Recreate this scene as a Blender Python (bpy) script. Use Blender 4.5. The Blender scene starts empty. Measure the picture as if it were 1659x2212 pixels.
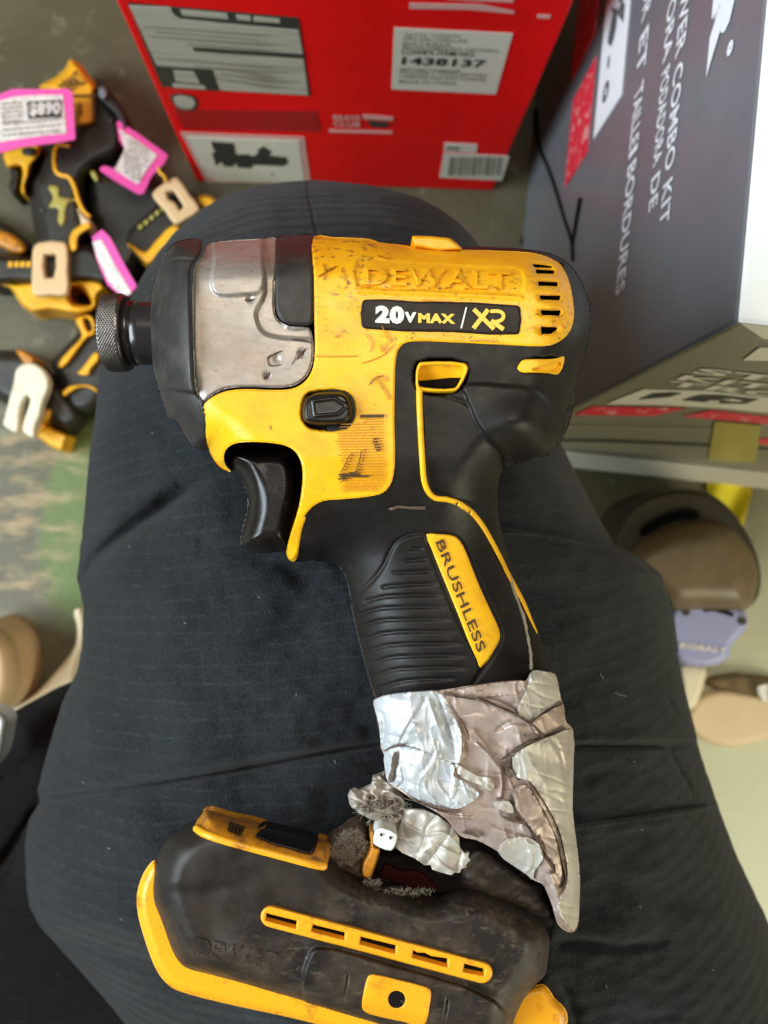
import bpy, math, random
import numpy as np
from mathutils import Vector, Matrix, noise as mnoise

random.seed(7)
R_ = math.radians
C = bpy.context.scene.collection
SC = bpy.context.scene

# ------------------------------------------------------------------ camera
FPX = 1593.0            # focal length in the units of a 1659 x 2212 sheet
CX, CY = 829.5, 1106.0
CAMZ = 0.203
nad = Vector((756 - CX, -(1133 - CY), -FPX)).normalized()     # where straight down falls
ROT = nad.rotation_difference(Vector((0, 0, -1))).to_matrix()
cd = bpy.data.cameras.new('camera')
cam = bpy.data.objects.new('camera', cd)
C.objects.link(cam)
cam.matrix_world = Matrix.Translation((0, 0, CAMZ)) @ ROT.to_4x4()
cd.sensor_fit = 'HORIZONTAL'
cd.sensor_width = 36.0
cd.lens = 36.0 * FPX / 1659.0
cd.clip_start = 0.005
cd.clip_end = 50
cd.dof.use_dof = True
cd.dof.focus_distance = 0.185
cd.dof.aperture_fstop = 20
SC.camera = cam

# ------------------------------------------------------------------ light
w = bpy.data.worlds.new('World'); SC.world = w; w.use_nodes = True
bg = w.node_tree.nodes['Background']
bg.inputs[0].default_value = (0.80, 0.80, 0.66, 1)
bg.inputs[1].default_value = 0.13

def area(name, loc, target, size, sizey, power, col):
    ld = bpy.data.lights.new(name, 'AREA'); ld.shape = 'RECTANGLE'
    ld.size = size; ld.size_y = sizey; ld.energy = power; ld.color = col
    lo = bpy.data.objects.new(name, ld); C.objects.link(lo)
    lo.location = loc
    lo.rotation_euler = (Vector(target) - Vector(loc)).to_track_quat('-Z', 'Y').to_euler()
    return lo
area('window_light', (-0.95, -0.10, 0.55), (0, -0.02, -0.05), 0.8, 0.55, 24.0, (0.80, 0.93, 1.0))
area('door_light', (1.05, -0.85, 0.30), (0.25, -0.15, -0.42), 0.7, 0.7, 12.0, (1.0, 0.95, 0.70))
area('ceiling_light', (0.15, 0.55, 1.5), (0, 0.1, -0.2), 1.0, 0.6, 14.0, (1.0, 0.92, 0.74))

SC.view_settings.view_transform = 'Standard'
SC.view_settings.look = 'None'
SC.view_settings.exposure = 0.0
SC.view_settings.gamma = 1.0
SC.view_settings.use_curve_mapping = False

# ------------------------------------------------------------------ pixel <-> world
RM = np.array(ROT)
def P(U, V, Z):
    U = np.asarray(U, float); V = np.asarray(V, float); Z = np.asarray(Z, float) + 0 * U
    d = np.stack([U - CX, -(V - CY), -FPX + 0 * U], -1) @ RM.T
    t = (Z - CAMZ) / d[..., 2]
    out = d * t[..., None]
    out[..., 2] += CAMZ
    return out
def ray(u, v):
    return ROT @ Vector((u - CX, -(v - CY), -FPX))
FR = {0: (0, 0, 1), 1: (164.6, 466.3, .3307), 2: (658.3, 466.3, .3968), 3: (438.9, 877.8, .46296), 4: (713.2, 1398.9, .36376),
      5: (274.3, 1700.7, .3307), 6: (713.2, 1810.4, .36376), 7: (0, 630.9, .434), 8: (0, 82.3, .29762), 9: (219.4, 0, .2976),
      10: (658.3, 0, .36376), 11: (1042.3, 0, .3717), 12: (1152, 630.9, .30555), 13: (1152, 1014.9, .30555), 14: (1097.2, 1590.9, .33862),
      15: (0, 603.5, .19845), 16: (0, 1316.7, .40458)}
def zz(k, *p):
    ox, oy, s = FR[k]
    return [(ox + s * x, oy + s * y) for x, y in p]

def smooth(pts, n=5, closed=True):
    pts = [np.array(p, float) for p in pts]; N = len(pts); out = []
    rng = range(N) if closed else range(N - 1)
    for i in rng:
        if closed: a, b, c, d = pts[(i - 1) % N], pts[i], pts[(i + 1) % N], pts[(i + 2) % N]
        else: a, b, c, d = pts[max(i - 1, 0)], pts[i], pts[i + 1], pts[min(i + 2, N - 1)]
        # centripetal
        t0 = 0; t1 = t0 + max(np.linalg.norm(b - a), 1e-6) ** .5
        t2 = t1 + max(np.linalg.norm(c - b), 1e-6) ** .5; t3 = t2 + max(np.linalg.norm(d - c), 1e-6) ** .5
        for k in range(n):
            t = t1 + (t2 - t1) * k / n
            A1 = (t1 - t) / (t1 - t0) * a + (t - t0) / (t1 - t0) * b
            A2 = (t2 - t) / (t2 - t1) * b + (t - t1) / (t2 - t1) * c
            A3 = (t3 - t) / (t3 - t2) * c + (t - t2) / (t3 - t2) * d
            B1 = (t2 - t) / (t2 - t0) * A1 + (t - t0) / (t2 - t0) * A2
            B2 = (t3 - t) / (t3 - t1) * A2 + (t - t1) / (t3 - t1) * A3
            out.append(tuple((t2 - t) / (t2 - t1) * B1 + (t - t1) / (t2 - t1) * B2))
    if not closed: out.append(tuple(pts[-1]))
    return out

def segs(loops, closed=True):
    A, B = [], []
    for lp in loops:
        lp = np.array(lp, float)
        if closed: A.append(lp); B.append(np.roll(lp, -1, 0))
        else: A.append(lp[:-1]); B.append(lp[1:])
    return np.concatenate(A), np.concatenate(B)
def near(Q, A, B, chunk=4000):
    D = np.empty(len(Q)); N = np.empty((len(Q), 2)); T = np.empty(len(Q))
    AB = B - A; L = (AB ** 2).sum(1) + 1e-12
    for i in range(0, len(Q), chunk):
        q = Q[i:i + chunk]
        t = np.clip(((q[:, None] - A) * AB).sum(2) / L, 0, 1)
        c = A + t[..., None] * AB
        d = ((q[:, None] - c) ** 2).sum(2)
        j = d.argmin(1); r = np.arange(len(q))
        D[i:i + chunk] = np.sqrt(d[r, j]); N[i:i + chunk] = c[r, j]; T[i:i + chunk] = (j + t[r, j]) / len(A)
    return D, N, T
def inside(Q, A, B, chunk=8000):
    out = np.zeros(len(Q), bool)
    for i in range(0, len(Q), chunk):
        q = Q[i:i + chunk]
        y = q[:, 1][:, None]; x = q[:, 0][:, None]
        c = (A[:, 1] > y) != (B[:, 1] > y)
        with np.errstate(divide='ignore', invalid='ignore'):
            xi = A[:, 0] + (y - A[:, 1]) / (B[:, 1] - A[:, 1]) * (B[:, 0] - A[:, 0])
        out[i:i + chunk] = ((c & (x < xi)).sum(1) % 2).astype(bool)
    return out
def sdist(Q, loops):
    A, B = segs(loops)
    D, _, _ = near(Q, A, B)
    return np.where(inside(Q, A, B), D, -D)
def sstep(x): x = np.clip(x, 0, 1); return x * x * (3 - 2 * x)
def inpoly(Q, poly, wdt=6): return sstep(sdist(Q, [poly]) / wdt + .5)
def groove(Q, line, wdt, fade=True):
    A, B = segs([line], False)
    D, _, T = near(Q, A, B)
    g = np.exp(-(D / wdt) ** 2)
    if fade: g = g * np.clip(np.minimum(T, 1 - T) * 4.5 + .06, 0, 1)
    return g
def dome(D, R): return np.sqrt(np.clip(1 - (1 - np.clip(D / R, 0, 1)) ** 2, 0, 1))

# ------------------------------------------------------------------ objects
def link(name, verts, faces, mat, parent=None, smooth_=True):
    me = bpy.data.meshes.new(name)
    me.from_pydata([tuple(v) for v in verts], [], [tuple(int(i) for i in f) for f in faces])
    me.update()
    if smooth_: me.polygons.foreach_set('use_smooth', [True] * len(me.polygons))
    o = bpy.data.objects.new(name, me); C.objects.link(o)
    if mat: me.materials.append(mat)
    if parent:
        o.parent = parent
        if parent.type == 'EMPTY': o.matrix_parent_inverse = Matrix.Translation(-parent.location)
    return o
def thing(name, label, cat, loc, group=None):
    o = bpy.data.objects.new(name, None); C.objects.link(o); o.location = loc; o.empty_display_size = .01
    o['label'] = label; o['category'] = cat
    if group: o['group'] = group
    return o
def tag(o, label, cat, group=None):
    o['label'] = label; o['category'] = cat
    if group: o['group'] = group
    return o

def grid_patch(loops, step):
    """square cells whose centre lies inside the loops; rim vertices snapped onto the outline"""
    A, B = segs(loops)
    lo = A.min(0) - step; hi = A.max(0) + step
    nx = int(math.ceil((hi[0] - lo[0]) / step)) + 1; ny = int(math.ceil((hi[1] - lo[1]) / step)) + 1
    cx = lo[0] + (np.arange(nx) + .5) * step; cy = lo[1] + (np.arange(ny) + .5) * step
    CXX, CYY = np.meshgrid(cx, cy)
    m = inside(np.stack([CXX.ravel(), CYY.ravel()], 1), A, B).reshape(ny, nx)
    idx = -np.ones((ny + 1, nx + 1), int); cnt = np.zeros((ny + 1, nx + 1), int)
    for dy in (0, 1):
        for dx in (0, 1): cnt[dy:dy + ny, dx:dx + nx] += m
    ys, xs = np.nonzero(cnt); idx[ys, xs] = np.arange(len(ys))
    Q = np.stack([lo[0] + xs * step, lo[1] + ys * step], 1).astype(float)
    rim = cnt[ys, xs] < 4
    D, N, _ = near(Q, A, B)
    sd = np.where(inside(Q, A, B), D, -D)
    Q[rim] = N[rim]; sd[rim] = 0
    sd = np.maximum(sd, 0)
    cyi, cxi = np.nonzero(m)
    a, b, c, d = idx[cyi, cxi], idx[cyi, cxi + 1], idx[cyi + 1, cxi + 1], idx[cyi + 1, cxi]
    F = np.stack([a, d, c, b], 1)      # v grows downward in the picture
    # rim edges
    E = []
    mp = np.pad(m, 1)
    for (oy, ox, s, e) in ((-1, 0, 0, 1), (0, 1, 1, 2), (1, 0, 2, 3), (0, -1, 3, 0)):
        k = ~mp[cyi + 1 + oy, cxi + 1 + ox]
        col = (a, b, c, d)
        E.append(np.stack([col[s][k], col[e][k]], 1))
    return Q, sd, F, np.concatenate(E)

def slab(name, loops, hf, mat, parent=None, step=4, thick=.002, mirror=None, proj=None, edge=0, flat=False, ms=1.0):
    """hf(Q, sd) -> height of every point; thick: skirt depth; mirror: z0 about which the underside mirrors"""
    proj = proj or P
    if not isinstance(loops[0], list): loops = [loops]
    Q, sd, F, E = grid_patch(loops, step)
    z = hf(Q, sd) if callable(hf) else np.full(len(Q), float(hf))
    if edge:
        z = z - edge[1] * (1 - dome(sd, edge[0]))
    top = proj(Q[:, 0], Q[:, 1], z); n = len(Q)
    F = [tuple(f) for f in F]
    V = top
    if mirror is not None:
        lowr = proj(Q[:, 0], Q[:, 1], mirror - ms * (z - mirror))
        # gap free: rim joined by wall
        V = np.concatenate([top, lowr])
        li = np.arange(n) + n; r = np.unique(E); wl = r[np.abs(top[r, 2] - lowr[r, 2]) < 1e-4]; li[wl] = wl     # weld where both skins meet
        F2 = [tuple(int(li[k]) for k in f[::-1]) for f in F]
        W = [(e[1], e[0], li[e[0]], li[e[1]]) for e in E if li[e[0]] != e[0] and li[e[1]] != e[1]]
        W += [(e[1], e[0], li[e[1]]) for e in E if li[e[0]] == e[0] and li[e[1]] != e[1]] + [(e[1], e[0], li[e[0]]) for e in E if li[e[0]] != e[0] and li[e[1]] == e[1]]
        F = F + F2 + W
    else:
        r = np.unique(E); mp = {int(k): i for i, k in enumerate(r)}
        zt = z[r]
        up = top[r]; low = proj(Q[r, 0], Q[r, 1], zt - thick); m = len(r)
        if proj is P: low[:, :2] = up[:, :2]
        V = np.concatenate([top, up, low])
        W = [(n + mp[int(e[1])], n + mp[int(e[0])], n + m + mp[int(e[0])], n + m + mp[int(e[1])]) for e in E]
        F = F + W
    return link(name, V, F, mat, parent, not flat)

class MB:
    def __init__(s): s.v = []; s.f = []
    def add(s, v, f):
        n = len(s.v); s.v += [tuple(x) for x in v]; s.f += [tuple(int(i) + n for i in q) for q in f]
    def plate(s, pts, h, thick, proj=None, hf=None):
        """prism with the outline pts; top at height h (or hf(Q)+h)"""
        proj = proj or P
        Q = np.array(pts, float)
        ar = ((Q[:, 0] * np.roll(Q[:, 1], -1)) - (np.roll(Q[:, 0], -1) * Q[:, 1])).sum()
        if ar > 0: Q = Q[::-1]
        z = (hf(Q) if hf else np.zeros(len(Q))) + h
        t = proj(Q[:, 0], Q[:, 1], z); b = proj(Q[:, 0], Q[:, 1], z - thick); n = len(Q)
        s.add(np.concatenate([t, b]), [tuple(range(n)), tuple(range(2 * n - 1, n - 1, -1))] + [(i, i + n, (i + 1) % n + n, (i + 1) % n) for i in range(n)])
    def tube(s, pts3, r, seg=8, cap=True):
        pts3 = [Vector(p) for p in pts3]; n = len(pts3); rr = r if hasattr(r, '__len__') else [r] * n
        vs = []
        ref = Vector((0, 0, 1))
        for i, p in enumerate(pts3):
            d = (pts3[min(i + 1, n - 1)] - pts3[max(i - 1, 0)]).normalized()
            a = d.cross(ref)
            if a.length < .1: a = d.cross(Vector((1, 0, 0)))
            a.normalize(); b = a.cross(d).normalized()
            for k in range(seg):
                t = 2 * math.pi * k / seg
                vs.append(p + (a * math.cos(t) + b * math.sin(t)) * rr[i])
        fs = [(i * seg + k, i * seg + (k + 1) % seg, (i + 1) * seg + (k + 1) % seg, (i + 1) * seg + k) for i in range(n - 1) for k in range(seg)]
        if cap: fs += [tuple(range(seg - 1, -1, -1)), tuple(range((n - 1) * seg, n * seg))]
        s.add(vs, fs)
    def build(s, name, mat, parent=None, smooth_=True): return link(name, s.v, s.f, mat, parent, smooth_)

def strip_outline(line, wdt):
    L = np.array(line, float); T = np.gradient(L, axis=0); T /= np.linalg.norm(T, axis=1)[:, None] + 1e-9
    N = np.stack([-T[:, 1], T[:, 0]], 1); ww = np.array(wdt if hasattr(wdt, '__len__') else [wdt] * len(L))[:, None] / 2
    return [tuple(p) for p in np.concatenate([L + N * ww, (L - N * ww)[::-1]])]

# text ---------------------------------------------------------------
_tc = {}
def glyphs(s, bold=0.0, shear=0.0, sub=0):
    k = (s, bold, shear)
    if k in _tc: return _tc[k]
    cu = bpy.data.curves.new('t', 'FONT'); cu.body = s; cu.size = 1; cu.offset = bold; cu.shear = shear; cu.resolution_u = 3; cu.fill_mode = 'FRONT'
    cu.space_character = 1.0 + bold * 2
    ob = bpy.data.objects.new('t', cu); C.objects.link(ob)
    bpy.context.view_layer.update()
    ev = ob.evaluated_get(bpy.context.evaluated_depsgraph_get())
    me = ev.to_mesh()
    v = np.array([list(x.co) for x in me.vertices]); f = [tuple(p.vertices) for p in me.polygons]
    ev.to_mesh_clear(); bpy.data.objects.remove(ob); bpy.data.curves.remove(cu)
    mn = v[:, :2].min(0); mx = v[:, :2].max(0)
    v = (v[:, :2] - mn) / (mx - mn)
    _tc[k] = (v, f); return _tc[k]
def quad_text(mb, s, TL, TR, BR, BL, h=0.0003, hf=None, proj=None, bold=.02, shear=0, thick=.0002, wall=False):
    v, f = glyphs(s, bold, shear)
    TL, TR, BR, BL = [np.array(p, float) for p in (TL, TR, BR, BL)]
    a = v[:, :1]; b = v[:, 1:]
    Q = (BL * (1 - a) + BR * a) * (1 - b) + (TL * (1 - a) + TR * a) * b
    z = (hf(Q) if hf else 0) + h
    W = (proj or P)(Q[:, 0], Q[:, 1], z)
    mb.add(W, f)
    if wall:
        W2 = (proj or P)(Q[:, 0], Q[:, 1], z - thick); n = len(W)
        cnt = {}
        for q in f:
            for i in range(len(q)):
                e = (q[i], q[(i + 1) % len(q)]); cnt[e] = 1
        rim = [e for e in cnt if (e[1], e[0]) not in cnt]
        mb.add(np.concatenate([W, W2]), [(e[1], e[0], e[0] + n, e[1] + n) for e in rim])

# ------------------------------------------------------------------ materials
def mat(name, col, rough=.5, metal=0, spec=.5, dirt=None, bump=None, var=0, coat=0, sheen=0, rvar=0, aniso=None, alpha=1):
    """dirt: list of (colour, scale, lo, hi, stretch) noise masks; bump: (scale, distance[m], detail)"""
    m = bpy.data.materials.new(name); m.use_nodes = True; nt = m.node_tree; N = nt.nodes; L = nt.links
    b = N['Principled BSDF']
    b.inputs['Roughness'].default_value = rough; b.inputs['Metallic'].default_value = metal
    b.inputs['Specular IOR Level'].default_value = spec
    b.inputs['Coat Weight'].default_value = coat
    if sheen: b.inputs['Sheen Weight'].default_value = sheen
    if alpha < 1: b.inputs['Alpha'].default_value = alpha
    tc = N.new('ShaderNodeTexCoord')
    def mapped(st, rot=0, off=(0, 0, 0)):
        mp = N.new('ShaderNodeMapping'); mp.inputs['Scale'].default_value = st; mp.inputs['Rotation'].default_value = (0, 0, rot); mp.inputs['Location'].default_value = off
        L.new(tc.outputs['Object'], mp.inputs[0]); return mp.outputs[0]
    def nz(scale, det=4, st=(1, 1, 1), rot=0, off=(0, 0, 0), rg=.55):
        n = N.new('ShaderNodeTexNoise'); n.inputs['Scale'].default_value = scale; n.inputs['Detail'].default_value = det; n.inputs['Roughness'].default_value = rg
        L.new(mapped(st, rot, off), n.inputs['Vector']); return n.outputs[0]
    def ramp(x, lo, hi):
        r = N.new('ShaderNodeMapRange'); r.inputs[1].default_value = lo; r.inputs[2].default_value = hi
        L.new(x, r.inputs[0]); return r.outputs[0]
    def mix(fac, a, c):
        x = N.new('ShaderNodeMix'); x.data_type = 'RGBA'
        if isinstance(fac, float): x.inputs[0].default_value = fac
        else: L.new(fac, x.inputs[0])
        for s, q in ((6, a), (7, c)):
            if isinstance(q, tuple): x.inputs[s].default_value = (*q, 1)
            else: L.new(q, x.inputs[s])
        return x.outputs[2]
    cur = tuple(col)
    if var:
        cur = mix(ramp(nz(60, 5), .3, .7), tuple(c * (1 - var) for c in col), tuple(min(c * (1 + var), 1) for c in col))
    for i, dd in enumerate(dirt or []):
        dc, sc, lo, hi = dd[:4]; st = dd[4] if len(dd) > 4 else (1, 1, 1); rot = dd[5] if len(dd) > 5 else 0
        f = ramp(nz(sc, 8, st, rot, (i * 3.1, i * 1.7, 0), .65), lo, hi)
        if len(dd) > 6:      # place mask (centre xyz, radii xyz)
            (ccx, ccy, ccz), (rx, ry, rz) = dd[6]
            mp = N.new('ShaderNodeMapping'); mp.vector_type = 'POINT'
            mp.inputs['Location'].default_value = (-ccx / rx, -ccy / ry, -ccz / rz); mp.inputs['Scale'].default_value = (1 / rx, 1 / ry, 1 / rz)
            if len(dd) > 7: pass
            L.new(tc.outputs['Object'], mp.inputs[0])
            vl = N.new('ShaderNodeVectorMath'); vl.operation = 'LENGTH'; L.new(mp.outputs[0], vl.inputs[0])
            g = ramp(vl.outputs['Value'], 1.15, .75)
            mu = N.new('ShaderNodeMath'); mu.operation = 'MULTIPLY'; L.new(f, mu.inputs[0]); L.new(g, mu.inputs[1]); f = mu.outputs[0]
        cur = mix(f, cur, tuple(dc))
    if isinstance(cur, tuple): b.inputs['Base Color'].default_value = (*cur, 1)
    else: L.new(cur, b.inputs['Base Color'])
    if rvar:
        r = N.new('ShaderNodeMapRange'); r.inputs[3].default_value = max(rough - rvar, .05); r.inputs[4].default_value = min(rough + rvar, 1)
        r.inputs[1].default_value = .3; r.inputs[2].default_value = .7
        L.new(nz(180, 6), r.inputs[0]); L.new(r.outputs[0], b.inputs['Roughness'])
    if bump:
        last = None
        for (sc, dist, det, st) in bump:
            bp = N.new('ShaderNodeBump'); bp.inputs['Strength'].default_value = 1; bp.inputs['Distance'].default_value = dist
            L.new(nz(sc, det, st), bp.inputs['Height'])
            if last: L.new(last, bp.inputs['Normal'])
            last = bp.outputs[0]
        L.new(last, b.inputs['Normal'])
    return m
I1 = (1, 1, 1)
YEL = (.95, .50, .008)
M = {}
M['yellow'] = mat('worn_yellow_plastic', YEL, .42, rvar=.12, dirt=[
    ((.72, .29, .012), 70, .48, .80), ((.40, .17, .03), 300, .64, .80), ((.10, .05, .02), 420, .66, .74, (1, .35, 1), .5),
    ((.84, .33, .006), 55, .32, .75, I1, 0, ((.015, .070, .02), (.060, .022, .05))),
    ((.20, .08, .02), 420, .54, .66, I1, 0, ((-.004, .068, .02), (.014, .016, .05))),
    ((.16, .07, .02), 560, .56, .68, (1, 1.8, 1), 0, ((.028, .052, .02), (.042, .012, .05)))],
    bump=[(900, .00004, 3, I1), (160, .0001, 3, I1)])
M['yellow_clean'] = mat('yellow_plastic', YEL, .42, dirt=[((.55, .22, .02), 160, .52, .8)], bump=[(900, .00003, 3, I1)], rvar=.08)
M['yellow_foot'] = mat('orange_yellow_plastic', (.92, .40, .012), .40, dirt=[((.35, .13, .02), 150, .56, .72), ((.12, .06, .03), 420, .64, .74)], bump=[(700, .00004, 3, I1)], rvar=.08)
M['faded'] = mat('faded_engraving', (.62, .28, .02), .5)
M['amber'] = mat('dirty_amber_plastic', (.62, .24, .015), .38, dirt=[((.18, .08, .03), 260, .48, .68)], bump=[(700, .00005, 3, I1)])
M['rubber'] = mat('black_rubber', (.0095, .0075, .007), .50, spec=.30, rvar=.08, dirt=[((.030, .023, .018), 75, .50, .85), ((.06, .05, .04), 900, .72, .82)], bump=[(2600, .00003, 2, I1), (260, .00006, 3, I1)])
M['rubber_grey'] = mat('grey_rubber_bumper', (.024, .021, .020), .50, spec=.4, rvar=.1, dirt=[((.060, .050, .042), 90, .5, .85), ((.18, .15, .12), 1000, .70, .80)], bump=[(2000, .00004, 2, I1), (250, .00008, 3, I1)])
M['rubber_foot'] = mat('scuffed_black_rubber', (.014, .0105, .009), .52, spec=.32, rvar=.1, dirt=[((.040, .029, .022), 60, .45, .80), ((.075, .052, .038), 110, .42, .70, I1, 0, ((.020, -.112, 0), (.075, .030, .05))), ((.13, .09, .065), 260, .56, .76, (1, 2.2, 1), .3, ((.026, -.105, 0), (.060, .018, .05))),
    ((.10, .075, .06), 700, .70, .82)], bump=[(2200, .00004, 2, I1), (220, .0001, 4, I1)])
M['trigger'] = mat('glossy_black_plastic', (.010, .0075, .007), .30, spec=.4, rvar=.06, dirt=[((.06, .04, .035), 300, .62, .8)], bump=[(700, .00004, 3, I1)])
M['black'] = mat('matt_black', (.005, .004, .0035), .8, spec=.1)
M['label'] = mat('dark_printed_label', (.014, .008, .007), .45, spec=.25, rvar=.05)
M['white_ink'] = mat('white_ink', (.80, .77, .74), .45, dirt=[((.5, .47, .44), 600, .5, .7)])
M['yellow_ink'] = mat('yellow_ink', (.88, .55, .06), .45)
M['dark_ink'] = mat('dark_ink', (.07, .035, .01), .6)
M['grey_ink'] = mat('faded_grey_ink', (.26, .235, .19), .6)
M['cast'] = mat('cast_aluminium', (.47, .42, .39), .50, metal=.6, rvar=.08, dirt=[((.30, .25, .22), 260, .50, .75, (1, 3.5, 1), .6), ((.34, .27, .22), 45, .40, .70), ((.20, .15, .12), 420, .64, .74)], bump=[(1500, .00004, 3, I1)])
M['steel'] = mat('knurled_steel', (.24, .22, .21), .34, metal=1.0, dirt=[((.07, .055, .05), 500, .5, .75)])
M['dark_steel'] = mat('dark_oiled_steel', (.03, .025, .025), .22, metal=.3, spec=.7)
M['tape'] = mat('silver_duct_tape', (.52, .49, .44), .52, metal=.3, rvar=.1, dirt=[((.42, .33, .28), 55, .40, .75), ((.13, .09, .07), 150, .62, .72), ((.10, .07, .05), 600, .68, .76)], bump=[(90, .00015, 2, (1, .4, 1)), (500, .00006, 4, (1, .4, 1))])
M['tape_dirty'] = mat('grimy_duct_tape', (.46, .365, .325), .48, metal=.3, rvar=.12, dirt=[((.26, .17, .13), 70, .42, .70), ((.07, .045, .035), 170, .60, .68)], bump=[(90, .0002, 3, (1, .5, 1)), (420, .00010, 4, I1)])
M['tape_bright'] = mat('bright_duct_tape', (.53, .545, .57), .47, metal=.35, dirt=[((.4, .36, .34), 120, .60, .78)], bump=[(80, .00012, 2, (1.6, .5, 1)), (600, .00006, 4, (1, .3, 1))])  # bluish reflections on the silver strips are put into this colour
M['grime'] = mat('brown_glue_grime', (.075, .045, .030), .7, dirt=[((.2, .13, .1), 500, .5, .7)], bump=[(900, .0003, 3, I1)])
M['fibre'] = mat('frayed_fibre', (.30, .26, .20), .7)
M['cavity'] = mat('dark_broken_interior', (.006, .0035, .003), .8, spec=.15, bump=[(300, .0001, 4, I1)], dirt=[((.04, .026, .018), 160, .55, .75)])
M['white_plastic'] = mat('white_plastic', (.80, .82, .80), .4)
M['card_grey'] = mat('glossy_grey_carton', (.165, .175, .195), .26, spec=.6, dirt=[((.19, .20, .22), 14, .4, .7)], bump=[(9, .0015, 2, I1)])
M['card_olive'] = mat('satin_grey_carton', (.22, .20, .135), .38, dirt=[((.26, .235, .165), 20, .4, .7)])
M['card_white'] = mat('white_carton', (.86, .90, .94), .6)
M['red'] = mat('red_carton', (.93, .003, .004), .5, spec=.25, dirt=[((.80, .003, .004), 9, .4, .7), ((.45, .006, .006), 40, .68, .82)])
M['red_dark'] = mat('dark_red_print', (.42, .006, .010), .45)
M['red_print'] = mat('red_print', (.78, .03, .06), .45, dirt=[((.85, .45, .42), 160, .55, .62)])
M['panel_grey'] = mat('grey_printed_panel', (.50, .47, .38), .5, dirt=[((.40, .38, .31), 90, .48, .6, (.15, 1, 3))])
M['panel_white'] = mat('white_printed_panel', (.74, .70, .58), .5)
M['panel_black'] = mat('black_printed_panel', (.035, .04, .03), .5)
M['panel_film'] = mat('pink_white_edge', (.72, .40, .36), .5)
M['pink'] = mat('pink_tag_border', (.93, .10, .46), .5)
M['paper'] = mat('white_tag_paper', (.80, .78, .74), .6, dirt=[((.55, .52, .48), 260, .5, .62)])
M['tan'] = mat('warm_lit_steel_hook', (.72, .49, .26), .5, metal=.1)  # steel belt hooks; the beige of the lighting is put into their colour
M['cream'] = mat('warm_lit_cream_metal', (.78, .70, .52), .45, dirt=[((.6, .52, .38), 60, .5, .7)])  # steel hook with warm light in its colour; also the cream stem
M['bgyellow'] = mat('tool_yellow', (.90, .45, .015), .45, dirt=[((.62, .25, .01), 60, .5, .8)])
M['bgblack'] = mat('tool_black', (.020, .017, .012), .5, dirt=[((.055, .048, .035), 40, .5, .8)])
M['caution'] = mat('bright_yellow_ribbon', (.88, .72, .015), .5)
M['khaki'] = mat('thin_yellow_film', (.42, .36, .08), .35)
M['tanbrown'] = mat('brown_tool_housing', (.15, .105, .055), .42, dirt=[((.20, .145, .08), 25, .4, .65)])
M['darkbrown'] = mat('dark_rim', (.045, .032, .018), .5)
M['lavender'] = mat('lavender_plate', (.36, .38, .66), .4)
M['beige'] = mat('beige_board', (.72, .55, .34), .6, dirt=[((.62, .48, .30), 12, .4, .7)])
M['lint'] = mat('lint', (.20, .23, .21), .9)
M['creamstrip'] = mat('cream_card', (.80, .68, .48), .55)

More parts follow.
